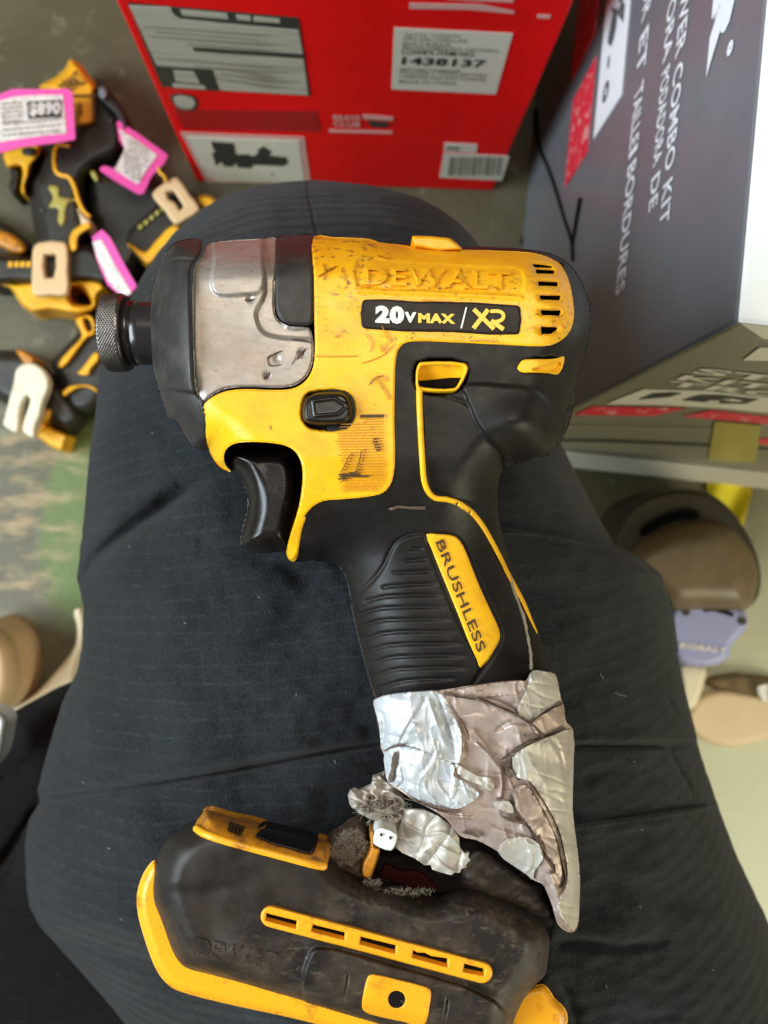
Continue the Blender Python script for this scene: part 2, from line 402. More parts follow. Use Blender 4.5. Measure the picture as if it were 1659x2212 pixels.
def fabric(name, col, col2, sheen=.07):
    m = bpy.data.materials.new(name); m.use_nodes = True; nt = m.node_tree; N = nt.nodes; L = nt.links
    b = N['Principled BSDF']; b.inputs['Roughness'].default_value = .92; b.inputs['Specular IOR Level'].default_value = .2
    b.inputs['Sheen Weight'].default_value = sheen; b.inputs['Sheen Roughness'].default_value = .5
    tc = N.new('ShaderNodeTexCoord')
    def noise(sc, det, st=(1, 1, 1), rot=0):
        mp = N.new('ShaderNodeMapping'); mp.inputs['Scale'].default_value = st; mp.inputs['Rotation'].default_value = (0, 0, rot); L.new(tc.outputs['Object'], mp.inputs[0])
        n = N.new('ShaderNodeTexNoise'); n.inputs['Scale'].default_value = sc; n.inputs['Detail'].default_value = det; L.new(mp.outputs[0], n.inputs[0]); return n.outputs[0]
    def rng(x, a, c, lo=0, hi=1):
        r = N.new('ShaderNodeMapRange'); r.inputs[1].default_value = a; r.inputs[2].default_value = c; r.inputs[3].default_value = lo; r.inputs[4].default_value = hi; L.new(x, r.inputs[0]); return r.outputs[0]
    def wave(sc, rot):
        mp = N.new('ShaderNodeMapping'); mp.inputs['Rotation'].default_value = (0, 0, rot); L.new(tc.outputs['Object'], mp.inputs[0])
        wv = N.new('ShaderNodeTexWave'); wv.inputs['Scale'].default_value = sc; wv.inputs['Distortion'].default_value = 1.2; wv.inputs['Detail'].default_value = 2
        L.new(mp.outputs[0], wv.inputs[0]); return wv.outputs[1]
    mx = N.new('ShaderNodeMix'); mx.data_type = 'RGBA'; mx.inputs[6].default_value = (*col, 1); mx.inputs[7].default_value = (*col2, 1)
    L.new(rng(noise(25, 6), .35, .65), mx.inputs[0])
    sp = N.new('ShaderNodeMix'); sp.data_type = 'RGBA'; sp.blend_type = 'MULTIPLY'; sp.inputs[0].default_value = .8
    L.new(mx.outputs[2], sp.inputs[6]); L.new(rng(noise(1300, 3), .3, .7, .45, 1.6), sp.inputs[7])
    s2 = N.new('ShaderNodeMix'); s2.data_type = 'RGBA'; s2.inputs[7].default_value = (.05, .055, .055, 1)
    L.new(sp.outputs[2], s2.inputs[6])
    st = rng(noise(420, 5, (.25, 1.6, 1), R_(-8)), .66, .80, 0, .35); L.new(st, s2.inputs[0])
    s3 = N.new('ShaderNodeMix'); s3.data_type = 'RGBA'; s3.inputs[7].default_value = (col[0] * 3.2, col[1] * 3.2, col[2] * 3.0, 1); L.new(s2.outputs[2], s3.inputs[6])
    mxx = N.new('ShaderNodeMath'); mxx.operation = 'MAXIMUM'; L.new(rng(wave(58, R_(84)), .90, .995), mxx.inputs[0]); L.new(rng(wave(58, R_(-5)), .93, 1.0, 0, .5), mxx.inputs[1])
    mm = N.new('ShaderNodeMath'); mm.operation = 'MULTIPLY'; L.new(mxx.outputs[0], mm.inputs[0]); L.new(rng(noise(300, 3), .40, .75, 0, .40), mm.inputs[1]); L.new(mm.outputs[0], s3.inputs[0])
    L.new(s3.outputs[2], b.inputs['Base Color'])
    b1 = N.new('ShaderNodeBump'); b1.inputs['Distance'].default_value = .0005; b1.inputs['Strength'].default_value = 1; L.new(noise(1500, 3), b1.inputs['Height'])
    b2 = N.new('ShaderNodeBump'); b2.inputs['Distance'].default_value = .00022; L.new(wave(58, R_(84)), b2.inputs['Height']); L.new(b1.outputs[0], b2.inputs['Normal'])
    b3 = N.new('ShaderNodeBump'); b3.inputs['Distance'].default_value = .0022; L.new(noise(22, 4), b3.inputs['Height']); L.new(b2.outputs[0], b3.inputs['Normal'])
    L.new(b3.outputs[0], b.inputs['Normal'])
    return m
M['trousers'] = fabric('dark_ripstop_cotton', (.0140, .0165, .0195), (.0085, .0098, .0110))
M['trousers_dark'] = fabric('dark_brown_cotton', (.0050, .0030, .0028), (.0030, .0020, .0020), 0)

# ------------------------------------------------------------------ the setting
ZF = -0.42
def floor_mat():
    m = bpy.data.materials.new('scuffed_concrete'); m.use_nodes = True; nt = m.node_tree; N = nt.nodes; L = nt.links; b = N['Principled BSDF']
    b.inputs['Roughness'].default_value = .55
    tc = N.new('ShaderNodeTexCoord')
    def mp(st, rot=0, loc=(0, 0, 0)):
        q = N.new('ShaderNodeMapping'); q.inputs['Scale'].default_value = st; q.inputs['Rotation'].default_value = (0, 0, rot); q.inputs['Location'].default_value = loc
        L.new(tc.outputs['Object'], q.inputs[0]); return q.outputs[0]
    def noise(sc, det, vec):
        n = N.new('ShaderNodeTexNoise'); n.inputs['Scale'].default_value = sc; n.inputs['Detail'].default_value = det; n.inputs['Roughness'].default_value = .6; L.new(vec, n.inputs[0]); return n.outputs[0]
    def rng(x, a, c):
        r = N.new('ShaderNodeMapRange'); r.inputs[1].default_value = a; r.inputs[2].default_value = c; L.new(x, r.inputs[0]); return r.outputs[0]
    def mul(a, c, op='MULTIPLY'):
        r = N.new('ShaderNodeMath'); r.operation = op; L.new(a, r.inputs[0])
        if isinstance(c, float): r.inputs[1].default_value = c
        else: L.new(c, r.inputs[1])
        return r.outputs[0]
    def mix(f, a, c):
        x = N.new('ShaderNodeMix'); x.data_type = 'RGBA'; L.new(f, x.inputs[0])
        for s, q in ((6, a), (7, c)):
            if isinstance(q, tuple): x.inputs[s].default_value = (*q, 1)
            else: L.new(q, x.inputs[s])
        return x.outputs[2]
    def blob(u, v, ru, rv, rot, wob):
        c = P(u, v, ZF); s = .62 / FPX
        q = N.new('ShaderNodeVectorMath'); q.operation = 'SUBTRACT'; q.inputs[1].default_value = (c[0], c[1], 0); L.new(tc.outputs['Object'], q.inputs[0])
        r = N.new('ShaderNodeVectorRotate'); r.rotation_type = 'Z_AXIS'; r.inputs['Angle'].default_value = rot; L.new(q.outputs[0], r.inputs['Vector'])
        d = N.new('ShaderNodeVectorMath'); d.operation = 'MULTIPLY'; d.inputs[1].default_value = (1 / (ru * s), 1 / (rv * s), 0); L.new(r.outputs[0], d.inputs[0])
        l = N.new('ShaderNodeVectorMath'); l.operation = 'LENGTH'; L.new(d.outputs[0], l.inputs[0])
        a = mul(l.outputs['Value'], mul(noise(14, 3, mp((1, 1, 1))), wob), 'ADD')
        return a
    base = mix(rng(noise(6, 6, mp((1, 1, 1))), .35, .68), (.120, .104, .056), (.080, .068, .034))
    base = mix(rng(noise(60, 8, mp((1, 1, 1))), .58, .72), base, (.20, .18, .115))
    base = mix(rng(blob(1640, 1700, 330, 700, R_(12), .3), 1.25, .8), base, (.52, .52, .36))  # pool of daylight at lower right put into the floor colour
    base = mix(rng(blob(195, 1110, 105, 260, R_(8), .3), 1.2, .98), base, (.105, .150, .032))
    stro = mul(rng(noise(38, 7, mp((.55, 1.8, 1), R_(25))), .47, .72), rng(blob(60, 1080, 120, 290, R_(10), .4), 1.3, .9))
    base = mix(stro, base, (.44, .31, .15))
    drk = mul(rng(noise(17, 5, mp((1, 1, 1), .4, (3, 0, 0))), .5, .62), rng(blob(90, 1330, 200, 110, 0, .4), 1.3, .9))
    base = mix(drk, base, (.085, .065, .040))
    L.new(base, b.inputs['Base Color'])
    bp = N.new('ShaderNodeBump'); bp.inputs['Distance'].default_value = .001; L.new(noise(70, 6, mp((1, 1, 1))), bp.inputs['Height']); L.new(bp.outputs[0], b.inputs['Normal'])
    return m
fl = link('floor', [(-3, -3, ZF), (3, -3, ZF), (3, 3, ZF), (-3, 3, ZF)], [(0, 1, 2, 3)], floor_mat(), None, False)
fl['kind'] = 'structure'

# ------------------------------------------------------------------ cartons
class Face:
    """a flat carton face: origin, in-plane directions a, b and outward normal n"""
    def __init__(s, o, a, b):
        s.o = Vector(o); s.a = Vector(a).normalized(); s.b = Vector(b).normalized(); s.n = s.a.cross(s.b).normalized()
        if s.n.dot(Vector((0, 0, CAMZ)) - s.o) < 0: s.n = -s.n
    def hit(s, u, v):
        d = ray(u, v); c = Vector((0, 0, CAMZ)); t = (s.o - c).dot(s.n) / d.dot(s.n); return c + d * t
    def ab(s, u, v):
        p = s.hit(u, v) - s.o; return p.dot(s.a), p.dot(s.b)
    def at(s, A, B, h=0): return s.o + s.a * A + s.b * B + s.n * h
    def proj(s, U, V, Z):       # image sheet coordinates
        U = np.atleast_1d(U); V = np.atleast_1d(V); Z = np.atleast_1d(Z) + 0 * U
        return np.array([list(s.hit(u, v) + s.n * z) for u, v, z in zip(U, V, Z)])
    def plane(s, U, V, Z):      # in-plane metres
        U = np.atleast_1d(U); V = np.atleast_1d(V); Z = np.atleast_1d(Z) + 0 * U
        return np.array([list(s.at(u, v, z)) for u, v, z in zip(U, V, Z)])
    def card(s, mb, pts, h=.0006, thick=.0004):     # polygon given on the sheet
        q = [tuple(s.hit(u, v) + s.n * h) for u, v in pts]; q2 = [tuple(s.hit(u, v) + s.n * (h - thick)) for u, v in pts]
        n = len(q); c = Vector(q[1]) - Vector(q[0]); nn = Vector((0, 0, 0))
        for i in range(n): nn += Vector(q[i]).cross(Vector(q[(i + 1) % n]))
        if nn.dot(s.n) < 0: q.reverse(); q2.reverse()
        mb.add(q + q2, [tuple(range(n)), tuple(range(2 * n - 1, n - 1, -1))] + [(i, i + n, (i + 1) % n + n, (i + 1) % n) for i in range(n)])
    def rect(s, mb, a0, b0, a1, b1, h=.0006, thick=.0004):
        q = [(a0, b0), (a1, b0), (a1, b1), (a0, b1)]
        t = [tuple(s.at(x, y, h)) for x, y in q]; u = [tuple(s.at(x, y, h - thick)) for x, y in q]
        mb.add(t + u, [(0, 1, 2, 3), (7, 6, 5, 4)] + [(i, i + 4, (i + 1) % 4 + 4, (i + 1) % 4) for i in range(4)])
    def text(s, mb, txt, start, endbot, endtop, h=.0009, bold=.02, shear=0):
        a0, _ = s.ab(*start); a1, b0 = s.ab(*endbot); a2, b1 = s.ab(*endtop)
        a1 = max(a1, a2) if a1 > a0 else min(a1, a2)
        quad_text(mb, txt, (a0, b1), (a1, b1), (a1, b0), (a0, b0), h=h, proj=s.plane, bold=bold, shear=shear)

def box_mesh(name, o, ex, ey, L_, W_, z0, z1, mats, parent, bevel=.002):
    o = Vector(o); v = []
    for z in (z0, z1):
        for (a, b) in ((0, 0), (1, 0), (1, 1), (0, 1)):
            p = o + ex * (L_ * a) + ey * (W_ * b); v.append((p.x, p.y, z))
    f = [(0, 3, 2, 1), (4, 5, 6, 7), (0, 1, 5, 4), (1, 2, 6, 5), (2, 3, 7, 6), (3, 0, 4, 7)]
    ob = link(name, v, f, mats[0], parent, False)
    md = ob.modifiers.new('bevel', 'BEVEL'); md.width = bevel; md.segments = 2
    for m_ in mats[1:]: ob.data.materials.append(m_)
    return ob

# red carton
pL = Vector(P(425, 393, ZF)); pR = Vector(P(1065, 413, ZF))
ex = (pR - pL).normalized(); ey = Vector((-ex.y, ex.x, 0))
redb = thing('cardboard_box', 'red cardboard box standing on the floor with white item sticker and spec panels', 'box', tuple(pL))
box_mesh('carton', pL, ex, ey, (pR - pL).length, .16, ZF + .0005, ZF + .36, [M['red']], redb)
RF = Face(pL, ex, (0, 0, 1))
def cards(face, name, m, parent, polys, h=.0006):
    mb = MB()
    for p in polys: face.card(mb, p, h, .0004)
    return mb.build(name, m, parent, False)
sp = cards(RF, 'spec_panel', M['panel_black'], redb, [zz(9, (190, 15), (1430, 125), (1515, 690), (845, 650), (430, 610))], .0006)
cards(RF, 'printed_text_block', M['panel_grey'], sp, [zz(9, (200, 30), (500, 45), (520, 90), (575, 130), (920, 165), (1430, 210), (1460, 380), (655, 330), (670, 352), (1465, 415), (1500, 680), (860, 645), (805, 495), (400, 465))], .0010)
cards(RF, 'printed_text_block', M['panel_grey'], sp, [zz(9, (570, 60), (910, 90), (920, 128), (590, 100)), zz(9, (975, 98), (1080, 108), (1085, 140), (985, 130)), zz(9, (1100, 110), (1290, 128), (1295, 155), (1105, 142))], .0010)
cards(RF, 'heading_bar', M['panel_black'], sp, [zz(9, (655, 328), (1465, 382), (1470, 412), (675, 358))], .0013)
cards(RF, 'heading_bar', M['panel_black'], sp, [zz(9, (395, 465), (805, 492), (850, 650), (440, 618))], .0013)
cards(RF, 'heading_bar', M['panel_grey'], sp, [zz(9, (520, 495), (670, 505), (715, 590), (540, 575)), zz(9, (515, 590), (740, 605), (765, 632), (520, 618))], .0016)
mb = MB()
for i in range(11):
    y = 170 + i * 36 + (20 if i > 5 else 0)
    x0 = 300 + i * 17 if i < 8 else 830; x1 = 1390 + i * 9
    if i in (4, 5): continue
    j = random.uniform(0, 500) if i % 2 else 0
    RF.card(mb, zz(9, (x0 + j, y + j * .08), (x1 - random.uniform(0, 260), y + 72), (x1 - 260, y + 78), (x0 + j, y + 9 + j * .08)), .0013, .0003)
mb.build('small_print', M['grey_ink'], sp, False)
cards(RF, 'item_sticker', M['panel_white'], redb, [zz(10, (530, 160), (1235, 195), (1135, 555), (515, 525))], .0006)
stk = C.objects['item_sticker']
mb = MB()
RF.text(mb, '1438137', zz(10, (615, 0))[0], zz(10, (1070, 394))[0], zz(10, (1080, 348))[0], .0010, .035)
RF.text(mb, "LOWE'S ITEM NO.", zz(10, (610, 0))[0], zz(10, (1010, 330))[0], zz(10, (1018, 302))[0], .0010, .01)
mb.build('lettering', M['panel_black'], stk, False)
mb = MB()
for t, y, x1 in (('AJUSTE: TORSION', 200, 920), ('SIN ESCOBILLAS', 225, 960), ('BATERIA', 250, 870), ('MODELO/MODELE: DESTORN.', 285, 1150), ('BATTERY CHARGER', 405, 920), ('INCLUDES 2 TOOLS BATTERY', 430, 1080), ('CARRYING BAG AND CHARGER', 455, 1075), ('MADE IN CHINA', 478, 900)):
    RF.text(mb, t, zz(10, (610, 0))[0], zz(10, (x1, y + 20))[0], zz(10, (x1, y))[0], .0010, .005)
mb.build('small_print', M['grey_ink'], stk, False)
dp = cards(RF, 'dark_notice_bar', M['red_dark'], redb, [zz(9, (520, 790), (1560, 800), (1590, 950), (600, 930))], .0006)
ic = cards(RF, 'rating_badge', M['panel_black'], redb, [smooth(zz(9, (500, 690), (660, 690), (700, 740), (670, 800), (560, 790), (515, 740)), 3)], .0006)
cards(RF, 'badge_face', M['panel_grey'], ic, [smooth(zz(9, (525, 700), (650, 700), (680, 740), (650, 780), (565, 772), (530, 735)), 3)], .0010)
pp = cards(RF, 'picture_panel', M['panel_film'], redb, [zz(9, (570, 955), (1470, 990), (1520, 1330), (760, 1320))], .0006)
cards(RF, 'panel_face', M['panel_white'], pp, [zz(9, (620, 985), (1430, 1015), (1475, 1320), (860, 1310), (760, 1270))], .0010)
cards(RF, 'tool_picture', M['panel_black'], pp, [zz(9, (795, 1015), (960, 1030), (975, 1110), (1060, 1110), (1100, 1125), (1140, 1100), (1130, 1080), (1175, 1050), (1235, 1090), (1215, 1120), (1340, 1130), (1355, 1170), (1320, 1195), (1240, 1190), (1100, 1185), (1090, 1210), (990, 1205), (975, 1170), (950, 1200), (890, 1195), (870, 1160), (830, 1190), (800, 1100), (830, 1090), (810, 1070))], .0014)
mb = MB(); RF.text(mb, 'KIT 2451', zz(9, (950, 0))[0], zz(9, (1250, 1268))[0], zz(9, (1245, 1240))[0], .0014, .01)
mb.build('lettering', M['panel_black'], pp, False)
mb = MB()
RF.text(mb, 'CLUB', zz(10, (140, 0))[0], zz(10, (325, 748))[0], zz(10, (330, 715))[0], .0010, .04)
RF.text(mb, 'BRAVE', zz(10, (140, 0))[0], zz(10, (325, 710))[0], zz(10, (330, 678))[0], .0010, .04)
mb.build('club_lettering', M['panel_film'], redb, False); mb = MB()
RF.card(mb, zz(10, (345, 675), (525, 690), (525, 712), (345, 700)), .0008); RF.card(mb, zz(10, (145, 765), (520, 775), (520, 788), (145, 780)), .0008)
mb.build('slogan_bar', M['panel_film'], redb, False); mb = MB()
RF.card(mb, zz(10, (620, 12), (1050, 20), (1245, 60), (1245, 75), (975, 50), (620, 45)), .0008); RF.card(mb, zz(10, (840, -30), (1240, -5), (1240, 8), (840, -10)), .0008)
RF.card(mb, zz(10, (1380, 80), (1460, 84), (1455, 104), (1380, 100)), .0008)
mb.build('printed_lettering', M['panel_film'], redb, False)
cards(RF, 'crest', M['panel_black'], redb, [zz(10, (370, 712), (500, 722), (480, 752), (400, 750))], .0009)
bc = cards(RF, 'barcode_label', M['panel_white'], redb, [zz(10, (825, 905), (1215, 925), (1170, 1068), (800, 1050)), zz(10, (830, 845), (1025, 855), (1020, 905), (825, 895))], .0006)
mb = MB()
x = 850
for wd in (30, 6, 22, 10, 8, 26, 12, 5, 28, 9, 6, 14, 24, 6):
    if x + wd > 1170: break
    RF.card(mb, zz(10, (x + 12, 925), (x + wd + 12, 926), (x + wd, 1035), (x, 1034)), .0010, .0003); x += wd + 12
RF.card(mb, zz(10, (845, 862), (915, 865), (912, 885), (842, 882)), .0010)
mb.build('bars', M['grey_ink'], bc, False)

# grey carton ------------------------------------------------------
g0 = Vector(P(1085, 962, ZF)); g1 = Vector(P(1659, 1023, ZF))
ex = (g1 - g0).normalized(); ey = Vector((-ex.y, ex.x, 0))
ZT = CAMZ - .62 / 2.575
greyb = thing('cardboard_box', 'tall glossy grey combo kit box with white lettering standing on the floor beside the leg', 'box', tuple(g0))
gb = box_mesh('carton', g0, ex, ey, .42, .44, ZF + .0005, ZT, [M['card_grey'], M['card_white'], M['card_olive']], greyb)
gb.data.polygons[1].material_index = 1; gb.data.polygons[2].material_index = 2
GL = Face(g0, -ey, (0, 0, 1)); GF = Face(g0, ex, (0, 0, 1))
q11 = lambda x, y: zz(11, (x, y))[0]
q12 = lambda x, y: zz(12, (x, y))[0]
COLS = {1: ((1468.0, 126.4), (1427.0, 494.0), q11(1035, 1330), q11(1095, 1225)), 2: ((1440.0, 141.0), (1403.5, 461.0), q11(972, 1240), q11(1027, 1140)), 3: ((1395.0, 123.0), (1332.0, 641.0), q11(780, 1725), q11(838, 1600))}
def word(t, col, y0, y1, bold=.016):
    p, q, eb, et = COLS[col]; f = lambda y: (p[0] + (q[0] - p[0]) * (y - p[1]) / (q[1] - p[1]), y)
    a0 = GL.ab(*f(y0))[0]; a1 = GL.ab(*f(y1))[0]; b0 = GL.ab(*eb)[1]; b1 = GL.ab(*et)[1]
    mb = MB(); quad_text(mb, t, (a0, b1), (a1, b1), (a1, b0), (a0, b0), h=.0006, proj=GL.plane, bold=bold); mb.build('lettering', M['card_white'], greyb, False)
for a_ in (('BLOWER', 1, -150, 120), ('COMBO', 1, 143, 374), ('KIT', 1, 400, 494), ('SOPLADORA', 2, -250, 130), ('PODADORA', 2, 152, 362), ('DE', 2, 386, 461), ('SOUFFLEUR', 3, -330, 20), ('ET', 3, 52, 145), ('TAILLE', 3, 178, 314), ('-', 3, 320, 334), ('BORDURES', 3, 352, 641)): word(*a_)
mb = MB(); GL.text(mb, 'ER', q11(1330, -360), q11(1308, 450), q11(1460, 170), .0006, .09); mb.build('lettering', M['card_white'], greyb, False)
mb = MB(); GL.text(mb, 'o', q11(1425, 270), q11(1425, 345), q11(1462, 300), .0006, .09); mb.build('registered_mark', M['card_white'], greyb, False)
def grect(name, m, start, endbot, endtop, h, face=GL, parent=greyb):
    a0, _ = face.ab(*start); a1, b0 = face.ab(*endbot); a2, b1 = face.ab(*endtop)
    mb = MB(); face.rect(mb, a0, b0, (a1 + a2) / 2, b1, h, .0004); return mb.build(name, m, parent, False)
r1 = grect('red_print_block', M['red_print'], q11(520, -90), q11(518, 470), q11(655, 215), .0006)
r2 = grect('red_print_block', M['red_print'], q11(510, 620), q11(480, 1100), q11(612, 880), .0006)
wp = grect('white_print_block', M['card_white'], q11(690, -160), q11(648, 825), q11(812, 540), .0006)
mb = MB(); GL.text(mb, '0%', q11(740, -220), q11(735, 305), q11(830, 100), .0010, .05); mb.build('lettering', M['card_grey'], wp, False)
mb = MB(); GL.text(mb, 'o - o', q11(700, 250), q11(700, 625), q11(740, 540), .0010, .03); mb.build('lettering', M['card_grey'], wp, False)
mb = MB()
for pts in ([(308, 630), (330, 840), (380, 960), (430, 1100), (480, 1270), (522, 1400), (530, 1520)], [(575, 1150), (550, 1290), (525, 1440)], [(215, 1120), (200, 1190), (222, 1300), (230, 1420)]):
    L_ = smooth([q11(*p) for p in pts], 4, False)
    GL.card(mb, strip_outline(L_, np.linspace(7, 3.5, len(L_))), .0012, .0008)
mb.build('dark_face_lines', M['black'], greyb, False)  # thin dark lines tapering along the box's left face
mb = MB(); GL.card(mb, [q11(1060 - 60, 1690), q11(1010, 1760), q11(1040, 2060), q11(790, 2250), q11(870, 1900), q11(930, 1730)], .0005, .0004)
# front face
mb = MB()
def ftext(t, s, eb, et, bold=.035): GF.text(mb, t, s, eb, et, .0006, bold)
a0, b0 = GF.ab(*q12(1115, 558)); 
def row(t, lx, ly, tx, ty, wid, bold=.04):      # left-bottom corner, left-top corner on the sheet, width in metres
    a0, b0 = GF.ab(*q12(lx, ly)); a1, b1 = GF.ab(*q12(tx, ty))
    m_ = MB(); quad_text(m_, t, (a0, b1), (a0 + wid, b1), (a0 + wid, b0), (a0, b0), h=.0006, proj=GF.plane, bold=bold); m_.build('lettering', M['panel_white'], greyb, False)
row('STRING TRIMMER', 1112, 562, 1168, 524, .27, .03)
row('KIT COMBO DE PODA', 1003, 610, 1062, 575, .29, .03)
row('TROUSSE DE TAILLE', 915, 647, 968, 616, .27, .03)
row('WER', 1320, 285, 1440, 205, .12, .09)
cards(GF, 'red_print_block', M['red_print'], greyb, [[q12(290, 862), q12(420, 802), q12(1075, 815), q12(860, 868)]], .0006)
cards(GF, 'red_print_block', M['red_print'], greyb, [[q12(1050, 872), q12(1250, 832), q12(1700, 885), q12(1700, 930), q12(1500, 912)]], .0006)
cards(GF, 'red_print_block', M['red_print'], greyb, [[q12(1570, 1060), q12(1610, 1030), q12(1700, 1035), q12(1700, 1085)]], .0006)
wp = cards(GF, 'white_print_block', M['panel_white'], greyb, [[q12(510, 785), q12(780, 680), q12(1200, 690), q12(1700, 745), q12(1700, 850), q12(1300, 812), q12(900, 790)]], .0006)
cards(GF, 'battery_picture', M['panel_black'], wp, [[q12(745, 748), q12(850, 705), q12(980, 698), q12(1050, 703), q12(960, 730)], [q12(1055, 752), q12(1180, 716), q12(1320, 716), q12(1590, 745), q12(1500, 778), q12(1300, 775)]], .0010)
cards(GF, 'battery_highlight', M['panel_white'], wp, [[q12(1215, 760), q12(1250, 748), q12(1320, 750), q12(1310, 768)], [q12(1330, 738), q12(1400, 738), q12(1480, 755), q12(1400, 752)]], .0014)
cards(GF, 'white_print_block', M['panel_white'], greyb, [[q12(1482, 472), q12(1600, 384), q12(1750, 386), q12(1750, 478)]], .0006)
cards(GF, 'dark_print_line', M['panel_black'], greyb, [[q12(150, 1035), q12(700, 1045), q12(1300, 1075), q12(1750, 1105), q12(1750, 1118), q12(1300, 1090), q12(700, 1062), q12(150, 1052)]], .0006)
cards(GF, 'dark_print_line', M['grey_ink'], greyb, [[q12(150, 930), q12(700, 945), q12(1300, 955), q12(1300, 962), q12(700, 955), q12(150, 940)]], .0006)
# pale pallet strip under the front edge
pal = MB(); GF2 = Face(g0 - ey * .004, ex, (0, 0, 1))
sb = link('foot_strip', [tuple(g0 + ex * a - ey * b + Vector((0, 0, c))) for c in (.001, .012) for a, b in ((-.002, .0135), (.42, .0135), (.42, .0006), (-.002, .0006))],
          [(0, 3, 2, 1), (4, 5, 6, 7), (0, 1, 5, 4), (1, 2, 6, 5), (2, 3, 7, 6), (3, 0, 4, 7)], M['panel_white'], greyb, False)
# yellow ribbon
rib = thing('ribbon', 'bright yellow plastic ribbon hanging down the grey box onto the floor', 'ribbon', tuple(P(1575, 1080, ZF)))
mb = MB(); GF.card(mb, [q12(1285, 905), q12(1610, 932), q12(1575, 1200), q12(1235, 1180)], .0010, .0003); mb.build('upper_length', M['khaki'], rib, False)
slab('lower_length', [q12(1232, 1292), q12(1560, 1300), q12(1540, 1450), q12(1482, 1665), q12(1400, 1560), q12(1228, 1405)], lambda Q, sd: ZF + .004 + .003 * np.sin(Q[:, 0] / 14 + Q[:, 1] / 30), M['caution'], rib, 4, .001)

# ------------------------------------------------------------------ generic low slabs for the tools on the floor
def bslab(name, pts, zb, th, m, parent, R=14, n=3, step=3, holes=None):
    loops = [smooth(pts, n)] + [smooth(h, n) for h in (holes or [])]
    return slab(name, loops, lambda Q, sd: zb + th * (.35 + .65 * dome(sd, R)), m, parent, step, th * .95)
Z0 = ZF + .001
# drill 1: upright impact driver with large tag
d1 = thing('cordless_drill', 'black and yellow drill lying on the floor at far left, under the largest pink tag', 'drill', tuple(P(120, 400, ZF)), 'tagged drills lying on the floor')
bslab('housing', zz(8, (560, 560), (690, 300), (760, 330), (840, 430), (910, 540), (950, 700), (905, 860), (720, 960), (640, 1050), (655, 1300), (690, 1420), (600, 1560), (480, 1640), (300, 1600), (250, 1400), (215, 1180), (200, 1030), (260, 930), (300, 780), (420, 700)), Z0, .052, M['bgblack'], d1, 40)
hs = bslab('motor_cover', zz(8, (285, 352), (420, 270), (480, 205), (508, 150), (580, 182), (640, 262), (708, 352), (700, 415), (705, 500), (700, 620), (640, 650), (540, 642), (520, 500), (400, 420)), Z0 + .012, .046, M['bgyellow'], d1, 14)
hd1 = lambda Q: np.full(len(Q), Z0 + .0585)
mb = MB(); quad_text(mb, 'DEWALT', *zz(8, (420, 340), (545, 235), (640, 320), (500, 400)), h=.0006, hf=hd1, bold=.03); quad_text(mb, 'XR', *zz(8, (560, 470), (600, 470), (600, 560), (560, 560)), h=.0006, hf=hd1, bold=.03)
mb.plate(zz(8, (525, 408), (700, 410), (700, 424), (525, 424)), .0008, .0005, hf=hd1)
for i in range(5): mb.plate(zz(8, (665, 455 + i * 32), (695, 455 + i * 32), (695, 470 + i * 32), (665, 470 + i * 32)), .0008, .0005, hf=hd1)
mb.build('lettering', M['dark_ink'], hs, False)
bslab('trigger_guard', zz(8, (28, 825), (150, 780), (290, 760), (297, 850), (235, 930), (218, 1000), (185, 1080), (206, 1168), (150, 1112), (160, 1000), (150, 935), (60, 942), (35, 900)), Z0 + .01, .043, M['bgyellow'], d1, 8)
bslab('direction_switch', zz(8, (150, 800), (265, 790), (260, 860), (160, 856)), Z0 + .03, .028, M['bgblack'], d1, 8)
bslab('trigger', zz(8, (62, 940), (150, 935), (160, 1000), (140, 1100), (100, 1150), (62, 1080), (80, 1000)), Z0 + .005, .035, M['bgblack'], d1, 14)
mb = MB()
ln = smooth(zz(8, (510, 785), (415, 780), (400, 950), (430, 990), (500, 1010), (540, 1080), (570, 1180), (610, 1260), (655, 1300)), 3, False)
mb.tube([tuple(p) for p in P([a for a, b in ln], [b for a, b in ln], Z0 + .052)], .0016); mb.build('yellow_piping', M['bgyellow'], d1)
bslab('emblem', zz(8, (345, 1075), (430, 1080), (440, 1150), (560, 1170), (500, 1200), (480, 1270), (480, 1310), (450, 1370), (420, 1330), (420, 1240), (350, 1230), (385, 1160)), Z0 + .05, .004, M['khaki'], d1, 6)
ft = bslab('battery_foot', zz(8, (-120, 1560), (60, 1560), (220, 1590), (500, 1500), (640, 1480), (800, 1640), (790, 1800), (640, 1780), (400, 1800), (100, 1790), (-120, 1790)), Z0 + .004, .052, M['bgblack'], d1, 20)
bslab('foot_rail', zz(15, (-60, 20), (120, 40), (350, 20), (620, 30), (900, -10), (1110, 20), (1160, 110), (1080, 180), (1045, 320), (860, 385), (540, 345), (360, 370), (240, 290), (100, 90), (-60, 60)), Z0, .050, M['bgyellow'], d1, 10, holes=[zz(15, (760, 90), (870, 95), (990, 265), (860, 270), (790, 240))])
mb = MB()
for i in range(4): mb.plate(zz(8, (60 + i * 44, 1622), (92 + i * 44, 1622), (88 + i * 44, 1662), (56 + i * 44, 1662)), Z0 + .0575, .002)
mb.build('vent_slots', M['bgyellow'], ft, False)
def hook(pts, win, parent, m, z):
    return slab('belt_hook', [smooth(pts, 2), list(win)], lambda Q, sd: z + .0015 * dome(sd, 4), m, parent, 2.5, .004)
hook(zz(8, (240, 1530), (275, 1487), (465, 1482), (490, 1525), (492, 1700), (488, 1860), (370, 1862), (250, 1866), (230, 1815), (234, 1680)), zz(8, (322, 1572), (405, 1566), (408, 1660), (390, 1740), (330, 1742), (315, 1660)), d1, M['tan'], Z0 + .062)
